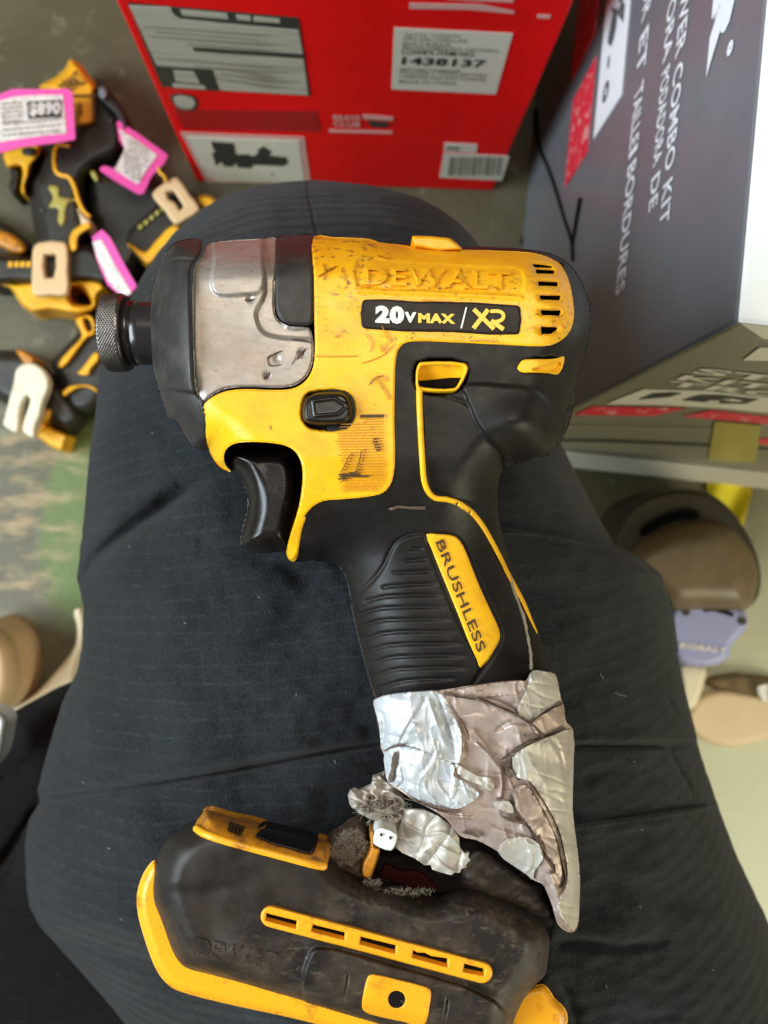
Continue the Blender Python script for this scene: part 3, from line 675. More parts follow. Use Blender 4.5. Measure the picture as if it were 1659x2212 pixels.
bslab('nose_bumper', zz(8, (700, 345), (760, 335), (830, 430), (905, 530), (940, 640), (900, 700), (830, 560), (730, 470), (705, 420)), Z0 + .02, .040, M['rubber_grey'], d1, 8, step=2)
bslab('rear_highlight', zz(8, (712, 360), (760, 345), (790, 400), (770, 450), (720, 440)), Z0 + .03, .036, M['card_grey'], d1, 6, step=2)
bslab('yellow_screw_boss', zz(8, (655, 965), (690, 960), (722, 1035), (700, 1050), (660, 1000)), Z0 + .02, .036, M['khaki'], d1, 4, step=2)
bslab('foot_clip', zz(8, (500, 1450), (520, 1400), (570, 1360), (650, 1330), (672, 1380), (620, 1410), (575, 1450), (565, 1540), (530, 1560), (505, 1530)), Z0 + .025, .038, M['bgyellow'], d1, 5, step=2)
bslab('dusty_seam', zz(8, (560, 1230), (600, 1280), (670, 1340), (660, 1420), (600, 1380), (580, 1300)), Z0 + .048, .008, M['beige'], d1, 5, step=2)
for (a_, b_) in ((330, 1500), (300, 1250), (800, 600), (430, 860)):
    mb = MB(); mb.plate(zz(8, *[(a_ + 12 * math.cos(t), b_ + 12 * math.sin(t)) for t in np.linspace(0, 6.2, 9)]), Z0 + .0545, .002); mb.build('screw', M['steel'], d1, False)
# drill 2
d2 = thing('cordless_drill', 'dark drill tilted behind the knee with a steel belt hook in warm light facing up', 'drill', tuple(P(350, 480, ZF)), 'tagged drills lying on the floor')
bslab('housing', zz(8, (640, 960), (760, 900), (900, 870), (1100, 1000), (1180, 1060), (1300, 1300), (1200, 1440), (1050, 1560), (900, 1800), (800, 1800), (700, 1560), (650, 1300), (630, 1100)), Z0, .040, M['bgblack'], d2, 30)
f2 = bslab('battery_foot', zz(8, (900, 1440), (1050, 1270), (1240, 1130), (1420, 1130), (1500, 1250), (1300, 1420), (1150, 1640), (1000, 1620)), Z0 + .010, .040, M['bgblack'], d2, 16)
bslab('foot_rail', zz(8, (915, 1490), (955, 1485), (1050, 1540), (1110, 1480), (1250, 1345), (1330, 1370), (1180, 1560), (1080, 1660), (1000, 1600)), Z0 + .012, .044, M['bgyellow'], d2, 8)
bslab('foot_rail', zz(8, (1425, 1155), (1525, 1140), (1580, 1190), (1555, 1230), (1460, 1240)), Z0 + .012, .044, M['bgyellow'], d2, 8)
mb = MB()
for i in range(5):
    x = 1000 + i * 40; y = 1365 - i * 33; mb.plate(zz(8, (x, y), (x + 24, y - 18), (x + 36, y + 10), (x + 12, y + 28)), Z0 + .0525, .003)
mb.build('vent_slots', M['khaki'], f2, False)
hook(zz(8, (1108, 1125), (1185, 1058), (1270, 1010), (1312, 1040), (1380, 1140), (1452, 1242), (1360, 1310), (1272, 1352), (1190, 1240), (1115, 1160)), zz(8, (1205, 1120), (1262, 1108), (1335, 1222), (1305, 1255), (1270, 1195), (1220, 1170)), d2, M['tan'], Z0 + .062)
# drill 3: yellow ribs near the chuck
d3 = thing('cordless_drill', 'drill with slanted yellow ribs lying just left of the knurled collar', 'drill', tuple(P(190, 760, ZF)), 'tagged drills lying on the floor')
bslab('housing', zz(15, (560, 900), (700, 740), (850, 560), (830, 420), (1000, 340), (1200, 330), (1250, 900), (1150, 1250), (1020, 1440), (880, 1480), (740, 1420), (640, 1220), (600, 1050)), Z0, .034, M['bgblack'], d3, 26)
for pts in (((820, 440), (900, 390), (1000, 390), (1045, 480), (1040, 600), (960, 640), (860, 760), (690, 970), (635, 960), (640, 900), (780, 740), (890, 610)), ((835, 1020), (900, 950), (1040, 780), (1085, 800), (1085, 880), (1000, 980), (970, 1050), (880, 1050)),
            ((665, 1240), (740, 1160), (850, 1140), (1000, 1150), (1070, 1200), (1070, 1250), (980, 1190), (860, 1190), (760, 1250), (700, 1285))):
    bslab('yellow_rib', zz(15, *pts), Z0 + .02, .02, M['bgyellow'], d3, 6, step=2, holes=[zz(15, (920, 430), (960, 440), (1000, 540), (970, 560), (935, 500))] if pts[0] == (820, 440) else None)
# drill 4: pale hook
d4 = thing('cordless_drill', 'drill with a large steel belt hook in warm light lying on the floor at lower left', 'drill', tuple(P(90, 870, ZF)), 'tagged drills lying on the floor')
bslab('housing', zz(15, (-100, 800), (100, 770), (300, 800), (480, 960), (600, 1080), (760, 1250), (900, 1480), (860, 1580), (740, 1660), (620, 1620), (400, 1500), (250, 1560), (120, 1400), (-100, 1240)), Z0, .036, M['bgblack'], d4, 26)
bslab('front_rim', zz(15, (170, 770), (240, 765), (350, 830), (390, 900), (330, 930), (260, 920), (210, 850)), Z0 + .02, .022, M['amber'], d4, 6, step=2)
bslab('yellow_cover', zz(15, (420, 1430), (500, 1400), (570, 1420), (570, 1480), (500, 1570), (420, 1580), (230, 1540), (240, 1490)), Z0 + .015, .026, M['bgyellow'], d4, 8, step=2)
bslab('yellow_end_cap', zz(15, (395, 1680), (500, 1590), (620, 1640), (745, 1700), (720, 1780), (690, 1870), (600, 1850), (480, 1770)), Z0 + .004, .03, M['bgyellow'], d4, 8, step=2)
slab('belt_hook', smooth(zz(15, (150, 1130), (180, 980), (260, 920), (370, 915), (470, 980), (530, 1090), (520, 1220), (470, 1340), (440, 1480), (390, 1600), (370, 1720), (250, 1650), (270, 1520), (330, 1300), (300, 1265), (250, 1330), (215, 1480), (190, 1665), (110, 1640), (40, 1580), (60, 1480), (110, 1280)), 4), lambda Q, sd: Z0 + .050 + .0025 * dome(sd, 8), M['cream'], d4, 2, .006)
# drill 5: amber nose at the left edge
d5 = thing('cordless_drill', 'amber edged drill cut off by the left edge above the battery foot', 'drill', tuple(P(20, 520, ZF)), 'tagged drills lying on the floor')
bslab('housing', zz(8, (-200, 1250), (0, 1330), (120, 1400), (230, 1520), (210, 1580), (60, 1600), (-200, 1620)), Z0, .024, M['bgblack'], d5, 16)
bslab('amber_cover', zz(8, (-120, 1370), (20, 1385), (120, 1430), (205, 1520), (190, 1575), (90, 1575), (30, 1540), (-120, 1480)), Z0 + .006, .024, M['amber'], d5, 14)
# price tags
def ptag(label, outer, inner, z, zt, extra=None, price=None):
    """z, zt: heights of first and far corner so the card lies tilted"""
    t = thing('price_tag', label, 'price tag', tuple(P(*outer[0], z)), 'pink bordered price tags')
    O = np.array(outer); d = O.max(0) - O.min(0) + 1
    hf = lambda Q: z + (zt - z) * (Q[:, 0] - O[:, 0].min()) / d[0]
    slab('tag_card', outer, lambda Q, sd: hf(Q), M['pink'], t, 4, .0008)
    pf = slab('tag_print', inner, lambda Q, sd: hf(Q) + .0006, M['paper'], t, 3, .0005)
    mb = MB()
    if price:
        mb.plate(price[1], .0010, .0003, hf=hf); mb.build('price_box', M['panel_black'], pf, False); mb = MB()
        quad_text(mb, price[0], *price[2], h=.0014, hf=hf, bold=.04); mb.build('lettering', M['white_ink'], pf, False); mb = MB()
    for q in extra or []: mb.plate(q, .0011, .0003, hf=hf)
    if mb.v: mb.build('small_print', M['grey_ink'], pf, False)
    return t
def bars(k, x0, y0, x1, y1, n, hgt, jit=6, sx=0, sy=0):
    out = []
    for i in range(n):
        t = i / max(n - 1, 1); y = y0 + (y1 - y0) * t; x = x0
        while x < x1:
            wd = random.uniform(12, 45); xe = min(x + wd, x1)
            f = lambda a, b: (a + sx * (b - y0), b + sy * (a - x0))
            out.append(zz(k, f(x, y), f(xe, y), f(xe, y + hgt), f(x, y + hgt))); x = xe + random.uniform(5, 14)
    return out
ptag('large pink bordered price tag at the left edge over the yellow motor cover', zz(8, (-60, 430), (90, 370), (300, 372), (500, 368), (528, 400), (535, 560), (546, 735), (400, 760), (150, 790), (-60, 850)), zz(8, (-50, 470), (100, 425), (300, 412), (455, 412), (470, 560), (482, 690), (300, 708), (20, 750), (-50, 760)), Z0 + .085, Z0 + .075,
     bars(8, 20, 620, 440, 700, 3, 12, sy=-.09) + bars(8, 10, 470, 160, 600, 5, 14, sy=-.08), ('$890', zz(8, (193, 460), (450, 448), (446, 575), (205, 588)), zz(8, (210, 470), (440, 460), (436, 562), (215, 574))))
ptag('magenta bordered price tag tied above the warm-lit belt hook', zz(8, (845, 590), (1000, 690), (1220, 850), (1190, 910), (1100, 1000), (1040, 1132), (1000, 1132), (860, 1050), (715, 955), (750, 925), (850, 955), (905, 800), (865, 740)), zz(8, (860, 655), (1000, 745), (1142, 850), (1060, 960), (1000, 1062), (900, 1000), (830, 955), (905, 810)), Z0 + .065, Z0 + .05,
     bars(8, 930, 730, 1080, 800, 3, 10, sy=.6) + bars(8, 900, 830, 1020, 960, 5, 12, sy=.5))
ptag('narrow pink edged price tag standing against the black collar side', zz(8, (668, 1445), (740, 1388), (800, 1450), (900, 1640), (992, 1800), (930, 1872), (850, 1850), (780, 1790), (700, 1600)), zz(8, (672, 1480), (735, 1462), (830, 1640), (955, 1850), (925, 1866), (850, 1840), (790, 1770), (705, 1590)), Z0 + .07, Z0 + .07)
mb = MB(); ln = smooth(zz(8, (1150, 940), (1160, 975), (1190, 1000), (1205, 1045)), 3, False); mb.tube([tuple(p) for p in P([a for a, b in ln], [b for a, b in ln], Z0 + .066)], .0012)
tag(mb.build('tag_string', M['bgyellow']), 'short yellow string tying a tag to the warm-lit belt hook', 'string')

# ------------------------------------------------------------------ things right of the leg and far left
tl = thing('round_tool', 'brown round tool housing with lavender front plate on the floor right of the trouser pocket', 'power tool', tuple(P(1480, 1240, ZF)))
outer = smooth(zz(13, (560, 620), (575, 480), (620, 360), (700, 250), (820, 180), (950, 145), (1090, 135), (1230, 160), (1370, 255), (1490, 410), (1570, 570), (1610, 760), (1590, 890), (1530, 965), (1300, 980), (1000, 980), (760, 860), (620, 760)), 5)
slab('rear_rim', outer, lambda Q, sd: Z0 + .05 + .014 * dome(sd, 10), M['darkbrown'], tl, 4, .05)
inner_ = smooth(zz(13, (640, 620), (720, 510), (830, 440), (960, 385), (1100, 360), (1250, 350), (1400, 400), (1500, 500), (1570, 620), (1600, 760), (1580, 880), (1520, 980), (1440, 1010), (1200, 1010), (980, 1000), (800, 860), (680, 740)), 5)
slab('housing', inner_, lambda Q, sd: Z0 + .055 + .030 * dome(sd, 60), M['tanbrown'], tl, 4, .05)
slab('vent_gap', smooth(zz(13, (760, 430), (900, 330), (1040, 285), (1165, 290), (1170, 340), (1050, 350), (900, 400), (780, 470)), 4), Z0 + .0665, M['black'], tl, 3, .002)
fp = slab('front_plate', smooth(zz(13, (1000, 975), (1120, 932), (1300, 942), (1450, 978), (1512, 1030), (1500, 1130), (1405, 1240), (1380, 1330), (1250, 1388), (1030, 1360), (985, 1250), (960, 1080)), 4), lambda Q, sd: Z0 + .060 + .008 * dome(sd, 14), M['lavender'], tl, 3, .04)
for c in ((1080, 1003), (1478, 1068)):
    mb = MB(); mb.plate(zz(13, *[(c[0] + 30 * math.cos(t), c[1] + 30 * math.sin(t)) for t in np.linspace(0, 2 * math.pi, 14)[:-1]]), Z0 + .0690, .001); mb.build('screw', M['darkbrown'], fp, False)
mb = MB(); mb.plate(strip_outline(smooth(zz(13, (1205, 992), (1260, 985), (1340, 1002), (1415, 1028)), 4, False), 9), Z0 + .0690, .001); mb.build('grip_slot', M['black'], fp, False)
mb = MB(); quad_text(mb, 'KOBALT', *zz(13, (1042, 1218), (1372, 1262), (1362, 1300), (1035, 1258)), h=Z0 + .0690, bold=.05); mb.build('lettering', M['white_ink'], fp, False)
bslab('lower_stem', zz(13, (1030, 1370), (1215, 1395), (1200, 1540), (1140, 1680), (1080, 1700), (1040, 1500)), Z0, .03, M['cream'], tl, 10)
bd = slab('round_board', smooth(zz(13, (1090, 1740), (1180, 1610), (1330, 1560), (1500, 1580), (1750, 1620), (1950, 1700), (1900, 1860), (1659, 1900), (1400, 1960), (1180, 1900), (1100, 1820)), 5), lambda Q, sd: Z0 + .006 + .006 * dome(sd, 12), M['beige'], None, 5, .011)
tag(bd, 'round beige board lying on the bright floor right of the trouser pocket', 'board')
bd = slab('brown_shadow_sheet', smooth(zz(13, (1210, 1495), (1400, 1440), (1540, 1450), (1750, 1490), (1800, 1600), (1659, 1640), (1450, 1580), (1300, 1550)), 5), lambda Q, sd: Z0 + .003 + .008 * dome(sd, 14) + .001 * np.sin(Q[:, 0] / 7), mat('brown_shadow_tone', (.16, .11, .05), .85), None, 5, .01)  # low brown sheet standing in for a shadow on the floor
tag(bd, 'brown shadow shape built as a low sheet above the round beige board', 'shadow')
bd = slab('paper_scrap', smooth(zz(13, (1580, 1545), (1659, 1515), (1740, 1560), (1720, 1640), (1640, 1640), (1600, 1600)), 3), lambda Q, sd: Z0 + .014 + .002 * np.sin(Q[:, 0] / 5), M['paper'], None, 4, .001)
tag(bd, 'crumpled white paper scrap on the brown shadow sheet at right edge', 'paper')
bd = slab('tan_ball', smooth(zz(16, (-160, 100), (-60, 60), (10, 100), (70, 160), (100, 240), (110, 330), (100, 430), (55, 520), (-20, 560), (-120, 540), (-190, 420), (-210, 240)), 5), lambda Q, sd: Z0 + .04 + .04 * dome(sd, 50), mat('tan_leather', (.60, .42, .24), .5), None, 4, None or .04)
tag(bd, 'smooth tan rounded boot toe at the left edge of the floor', 'boot')
bd.name = 'boot_toe'
cs = slab('curved_strip', smooth(zz(16, (395, 10), (425, -10), (445, 60), (440, 180), (400, 280), (382, 350), (385, 395), (250, 460), (150, 520), (40, 590), (30, 560), (110, 500), (200, 440), (300, 330), (360, 260), (405, 180), (410, 90)), 4), lambda Q, sd: Z0 + .02 + .004 * dome(sd, 8), M['creamstrip'], None, 2.5, .02)
tag(cs, 'curved cream card strip on the floor against the left side of the leg', 'card strip')
ws = slab('white_cloth', smooth(zz(16, (-150, 540), (0, 545), (38, 590), (30, 660), (5, 780), (-60, 860), (-150, 800)), 4), lambda Q, sd: -.15 + .01 * dome(sd, 14), M['card_white'], None, 4, .01)
tag(ws, 'sliver of white cloth at the left edge below the tan boot toe', 'cloth')

# ------------------------------------------------------------------ the person's lap
person = thing('person', 'seated person in dark navy work trousers, thigh and knee filling the frame under the driver', 'person', (0, 0, ZF))
LE = np.array([(389, 668), (393, 610), (400, 565), (420, 490), (450, 438), (500, 378), (550, 338), (600, 305), (650, 280), (700, 255), (750, 232), (800, 215), (900, 205), (1000, 191), (1100, 183), (1200, 172), (1245, 166), (1275, 172), (1310, 180), (1400, 177), (1450, 166), (1519, 134), (1628, 101), (1705, 81), (1733, 86), (1774, 61), (1822, 54), (1883, 55), (1956, 62), (2000, 85), (2040, 121), (2085, 162), (2178, 243), (2330, 360)])
RE = np.array([(389, 690), (393, 740), (400, 800), (425, 900), (450, 948), (480, 990), (520, 1028), (600, 1080), (700, 1130), (800, 1165), (960, 1213), (1020, 1243), (1110, 1288), (1178, 1328), (1186, 1345), (1205, 1385), (1240, 1428), (1300, 1447), (1400, 1461), (1500, 1482), (1580, 1503), (1620, 1510), (1700, 1538), (1735, 1549), (1850, 1592), (1900, 1616), (1990, 1659), (2120, 1712), (2330, 1800)])
FOLDS = [([(60, 1370), (110, 1310), (160, 1262), (185, 1235), (210, 1205), (260, 1160), (330, 1108), (400, 1062), (460, 1030)], .009, 14),
         ([(70, 1730), (120, 1722), (200, 1710), (350, 1690), (500, 1665), (650, 1636), (800, 1610), (900, 1600)], .011, 8),
         ([(100, 1694), (200, 1682), (350, 1660), (500, 1635), (650, 1606), (790, 1580)], -.0055, 24), ([(120, 1240), (200, 1165), (300, 1085), (380, 1035)], -.004, 22), ([(1250, 1800), (1400, 1782), (1540, 1760)], -.002, 10), ([(1250, 1590), (1400, 1588), (1500, 1588)], -.002, 9),
         ([(1230, 1780), (1320, 1768), (1400, 1756), (1480, 1744), (1550, 1732)], .007, 5),
         ([(1225, 1611), (1300, 1612), (1400, 1612), (1512, 1612)], .007, 5),
         ([(1446, 1611), (1456, 1640), (1474, 1672), (1490, 1700), (1503, 1736)], .0025, 5),
         ([(1437, 1497), (1457, 1534), (1490, 1580), (1505, 1610)], .002, 4),
         ([(663, 392), (667, 425), (676, 470), (690, 525)], .0012, 3),
         ([(121, 2010), (200, 2040), (330, 2085), (500, 2110), (700, 2150)], .004, 26),
         ([(1190, 2040), (1260, 2035), (1340, 2045), (1450, 2030)], .003, 14),
         ([(1205, 2110), (1230, 2150), (1245, 2200), (1260, 2260)], .003, 8),
         ([(1497, 1612), (1503, 1660), (1506, 1730)], .0012, 3),
         ([(230, 1890), (380, 1905), (560, 1935)], .002, 22), ([(120, 1480), (300, 1440), (560, 1400), (760, 1330)], .0025, 40),
         ([(1080, 1164), (1150, 1170), (1240, 1186), (1330, 1205)], .0008, 3), ([(1240, 1585), (1360, 1586), (1500, 1584)], .0008, 3), ([(1240, 1800), (1400, 1780), (1560, 1756)], .0008, 3),
         ([(1090, 1300), (1230, 1270), (1400, 1300)], .0018, 22), ([(1240, 1440), (1340, 1480), (1450, 1470)], .0022, 20), ([(1250, 1690), (1330, 1660), (1440, 1700)], .002, 16), ([(1280, 1900), (1420, 1930), (1560, 1960)], .0024, 26), ([(200, 760), (330, 900), (420, 1010)], .0016, 26),
         ([(640, 440), (800, 436), (960, 480)], .0020, 12), ([(690, 1260), (560, 1200), (420, 1180)], .0022, 24)]
flap = [(1060, 1145), (1140, 1150), (1200, 1158), (1260, 1172), (1345, 1186), (1400, 1225), (1450, 1290), (1480, 1430), (1530, 1608), (1380, 1608), (1240, 1608), (1100, 1600), (1060, 1400)]
pock = [(1235, 1782), (1320, 1770), (1420, 1756), (1560, 1734), (1650, 1860), (1720, 2010), (1850, 2350), (1180, 2350), (1190, 2000)]
ZE, ZTOP = -.115, -.0275
def legz(Q, rough=True):
    Q = np.asarray(Q, float); U, V = Q[:, 0], Q[:, 1]
    l = np.interp(V, LE[:, 0], LE[:, 1]); r = np.interp(V, RE[:, 0], RE[:, 1])
    T = np.clip(2 * (U - l) / (r - l) - 1, -1, 1)
    e = np.clip((V - 388) / 190, 0, 1); g = np.sqrt(np.clip(1 - (1 - e) ** 2, 0, 1))
    prof = np.sqrt(np.clip(1 - np.abs(T) ** 3.0, 0, 1)); wgt = np.clip(prof * 3, 0, 1)
    z = ZE + (ZTOP - ZE) * prof * g
    for line, dep, wd in FOLDS:
        L_ = smooth(line, 4, False)
        z -= dep * groove(Q, L_, wd) * wgt
        if dep > .004 and wd > 8: z -= dep * .6 * groove(Q, L_, wd * 2.6) * wgt
    z += .0040 * inpoly(Q, smooth(flap, 3), 3) * wgt + .0036 * inpoly(Q, smooth(pock, 3), 5) * wgt
    z += np.array([mnoise.noise(Vector((a / 120, b / 90, 3))) * .0028 + mnoise.noise(Vector((a / 38, b / 26, 7))) * .0008 for a, b in Q]) * wgt
    return z
def leg():
    vs = np.concatenate([np.linspace(389, 470, 40) ** 1, np.linspace(473, 2330, 420)]); ns = 250
    t = np.linspace(-1, 1, ns); tt = np.sin(t * math.pi / 2) * .55 + t * .45
    VV = np.repeat(vs[:, None], ns, 1)
    l = np.interp(vs, LE[:, 0], LE[:, 1]); r = np.interp(vs, RE[:, 0], RE[:, 1])
    # a little roughness so the outline is cloth, not a ruler line
    for i, v in enumerate(vs):
        l[i] += 1.6 * mnoise.noise(Vector((v / 23, 0, 0))); r[i] += 1.6 * mnoise.noise(Vector((v / 23, 9, 0)))
    T = np.repeat(tt[None], len(vs), 0)
    UU = l[:, None] + (r - l)[:, None] * (T + 1) / 2
    Q = np.stack([UU.ravel(), VV.ravel()], 1); A0 = LE[:, 1].copy(); zf = np.empty(len(Q))
    Qe = np.stack([(np.interp(VV, LE[:, 0], LE[:, 1]) + (np.interp(VV, RE[:, 0], RE[:, 1]) - np.interp(VV, LE[:, 0], LE[:, 1])) * (T + 1) / 2).ravel(), VV.ravel()], 1)
    zf = legz(Qe)
    W = P(Q[:, 0], Q[:, 1], zf).reshape(len(vs), ns, 3)
    low = W.copy(); low[..., 2] = 2 * ZE - .01 - W[..., 2]
    nv = len(vs); V = np.concatenate([W.reshape(-1, 3), low.reshape(-1, 3)]); n = nv * ns; F = []
    for i in range(nv - 1):
        b = i * ns
        for j in range(ns - 1): F.append((b + j, b + ns + j, b + ns + j + 1, b + j + 1))
    F2 = [tuple(x + n for x in f[::-1]) for f in F]
    Wl = []
    for i in range(nv - 1):
        a, b = i * ns, (i + 1) * ns
        Wl.append((a, a + n, b + n, b)); a, b = a + ns - 1, b + ns - 1; Wl.append((a, b, b + n, a + n))
    for j in range(ns - 1): Wl.append((j, j + 1, j + 1 + n, j + n)); q = (nv - 1) * ns + j; Wl.append((q, q + n, q + n + 1, q + 1))
    mb = MB(); mb.v = [tuple(x) for x in V]; mb.f = F + F2 + Wl
    # shin going down under the knee
    c0 = Vector(P(690, 640, -.17)); c1 = Vector((c0.x - .01, c0.y - .03, ZF + .01))
    mb.tube([c0.lerp(c1, k / 8) for k in range(9)], [.058 - .012 * k / 8 for k in range(9)], 28)
    return mb.build('trouser_leg', M['trousers'], person)
lg = leg()
M['hem'] = fabric('faded_hem_cotton', (.026, .029, .029), (.014, .016, .017))
for L_, wd in (([(1235, 1600), (1300, 1600), (1400, 1600), (1505, 1598)], 9), ([(1085, 1153), (1150, 1156), (1210, 1165), (1270, 1178), (1340, 1192)], 5), ([(1352, 1196), (1400, 1232), (1444, 1290), (1453, 1340), (1462, 1410)], 8), ([(1238, 1790), (1330, 1777), (1430, 1764), (1552, 1742)], 9), ([(1468, 1620), (1500, 1622), (1530, 1700), (1540, 1722), (1512, 1730)], 2)):
    L_ = smooth(L_, 6, False); slab('pocket_hem', strip_outline(L_, wd), lambda Q, sd: legz(Q) + .0005 + .0004 * dome(sd, 3), M['hem'], lg, 2.4, .0012)
# second leg lower left, further down
LL = smooth([(158, 1478), (90, 1510), (17, 1548), (10, 1590), (-80, 1650), (-200, 1750), (-260, 2100), (-200, 2400), (420, 2400), (420, 2150), (300, 2080), (220, 1900), (200, 1700), (190, 1500)], 4)
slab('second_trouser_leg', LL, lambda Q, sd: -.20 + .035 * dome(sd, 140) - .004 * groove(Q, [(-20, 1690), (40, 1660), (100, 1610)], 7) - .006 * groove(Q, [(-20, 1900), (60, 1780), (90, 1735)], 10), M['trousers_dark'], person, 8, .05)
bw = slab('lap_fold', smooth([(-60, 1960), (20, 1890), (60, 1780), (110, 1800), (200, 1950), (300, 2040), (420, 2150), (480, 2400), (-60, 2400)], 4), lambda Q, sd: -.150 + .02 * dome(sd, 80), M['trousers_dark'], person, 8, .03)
# stitched threads and lint
for (u, v, a, l) in ((724, 1645, 1.1, 9), (1190, 1163, 1.2, 8), (312, 765, .5, 6), (180, 1690, .7, 7), (1387, 1792, .2, 6), (1382, 1958, .6, 8), (1310, 2130, .9, 7), (1540, 2095, .3, 4), (400, 1345, .4, 5), (640, 1500, 2, 5), (262, 1985, .8, 9), (236, 1832, .2, 8), (560, 1290, .4, 5), (1300, 1460, 1.05, 14), (1340, 1500, .3, 26), (1370, 1645, .2, 5), (280, 1180, 1, 5), (330, 935, .2, 4)):
    pp_ = []
    for k in range(3):
        uu = u + math.cos(a) * l * (k - 1) / 2; vv = v + math.sin(a) * l * (k - 1) / 2 + (1.2 if k == 1 else 0)
        d = ray(uu, vv); pp_.append((uu, vv))
    mb_pts = pp_
    W = []
    for uu, vv in mb_pts:
        z = float(legz(np.array([[uu, vv]]))[0]) + .0002
        W.append(tuple(P(uu, vv, z)))
    mb = MB(); mb.tube(W, .00013, 5); mb.build('lint_thread', M['lint'], lg)

# ------------------------------------------------------------------ the impact driver
drv = thing('impact_driver', 'large worn yellow impact driver with silver taped broken handle resting on the trouser leg', 'power tool', tuple(P(900, 1000, -.028)))
S_ALL = smooth([(345, 560), (358, 535), (376, 520), (434, 515), (560, 509), (676, 507), (790, 511), (890, 527), (1000, 533), (1120, 536), (1172, 541), (1206, 552), (1235, 573), (1255, 602), (1270, 640), (1277, 680), (1275, 722), (1267, 757), (1254, 798), (1243, 840), (1243, 860), (1226, 880), (1218, 935), (1190, 978), (1150, 996), (1112, 1003), (1092, 1015), (1080, 1036), (1076, 1065), (1080, 1120), (1090, 1165), (1107, 1222), (1134, 1286), (1161, 1350), (1181, 1415), (1190, 1470), (1185, 1560), (1130, 1600), (900, 1600), (835, 1570), (808, 1505), (788, 1440), (770, 1370), (759, 1320), (752, 1275), (744, 1245), (730, 1222), (708, 1212), (680, 1213), (655, 1212), (628, 1212), (618, 1200), (600, 1192), (560, 1192), (532, 1182), (521, 1160), (530, 1110), (524, 1070), (503, 1028), (490, 1015), (470, 1000), (450, 972), (435, 972), (415, 965), (398, 940), (378, 915), (362, 898), (352, 870), (344, 847), (334, 810), (327, 770), (323, 715), (323, 670), (331, 615)], 3)
GRIP = [(700, 1200), (760, 1130), (820, 1100), (900, 1090), (1000, 1090), (1070, 1100)]
RIB = [[(955, 668), (1030, 661)], [(925, 722), (1055, 713)], [(880, 777), (1080, 769)], [(832, 848), (880, 838), (1100, 826)], [(745, 915), (850, 888), (1120, 881)], [(722, 975), (800, 948), (900, 938), (1142, 936)],
       [(728, 1034), (800, 1006), (900, 995), (1162, 993)], [(740, 1092), (820, 1064), (920, 1052), (1187, 1050)], [(752, 1150), (830, 1122), (930, 1110), (1212, 1107)], [(765, 1212), (850, 1178), (960, 1166), (1225, 1164)],
       [(782, 1268), (870, 1234), (980, 1222), (1225, 1220)], [(800, 1324), (900, 1290), (1000, 1276), (1180, 1270)]]
RIBV = [smooth(zz(3, *r), 4, False) if len(r) > 2 else zz(3, *r) for r in RIB]
PADLINE = smooth(zz(3, (690, 905), (740, 860), (800, 802), (845, 740), (872, 680), (900, 635), (950, 603), (1040, 592), (1150, 597), (1195, 620), (1230, 680), (1290, 830), (1350, 960), (1390, 1060), (1380, 1110), (1330, 1190), (1260, 1290)), 4, False)
PAD = smooth(zz(3, (690, 905), (740, 860), (800, 802), (845, 740), (872, 680), (900, 635), (950, 603), (1040, 592), (1040, 640), (1180, 1000), (1290, 1225), (1260, 1290), (1150, 1400), (800, 1420), (680, 1000)), 4)
DOMEC = zz(2, (1150, 1120))[0]
SA, SB = segs([S_ALL])
def blur_field(A, B, st=4, sg=4.0, pad=40):
    lo = A.min(0) - pad; hi = A.max(0) + pad
    xs = np.arange(lo[0], hi[0], st); ys = np.arange(lo[1], hi[1], st); X, Y = np.meshgrid(xs, ys); Q = np.stack([X.ravel(), Y.ravel()], 1)
    D, _, _ = near(Q, A, B); D = np.where(inside(Q, A, B), D, 0).reshape(X.shape)
    k = np.exp(-(np.arange(-12, 13) / sg) ** 2 / 2); k /= k.sum()
    D = np.apply_along_axis(lambda r: np.convolve(r, k, 'same'), 1, D); D = np.apply_along_axis(lambda r: np.convolve(r, k, 'same'), 0, D)
    def f(Q):
        x = np.clip((Q[:, 0] - lo[0]) / st, 0, len(xs) - 1.001); y = np.clip((Q[:, 1] - lo[1]) / st, 0, len(ys) - 1.001)
        i = x.astype(int); j = y.astype(int); a = x - i; b = y - j
        return (D[j, i] * (1 - a) + D[j, i + 1] * a) * (1 - b) + (D[j + 1, i] * (1 - a) + D[j + 1, i + 1] * a) * b
    return f
def soft_dist(Q, A, B, F):
    D, _, _ = near(Q, A, B); D = np.where(inside(Q, A, B), D, 0)
    w_ = sstep((D - 8) / 34); return D * (1 - w_) + F(Q) * w_
SF = blur_field(SA, SB, 4, 5.0)
def HB(Q, sd=None, detail=True):
    Q = np.asarray(Q, float)
    D = soft_dist(Q, SA, SB, SF)
    k = sstep((Q[:, 1] - 980) / 230)
    R = 100 + 55 * k
    zm = .027 - .008 * k
    # trigger-side thinning
    z = zm * dome(D, R)
    z = z + .0028 * np.exp(-(((Q[:, 0] - DOMEC[0]) / 62) ** 2 + ((Q[:, 1] - DOMEC[1]) / 50) ** 2))
    return z
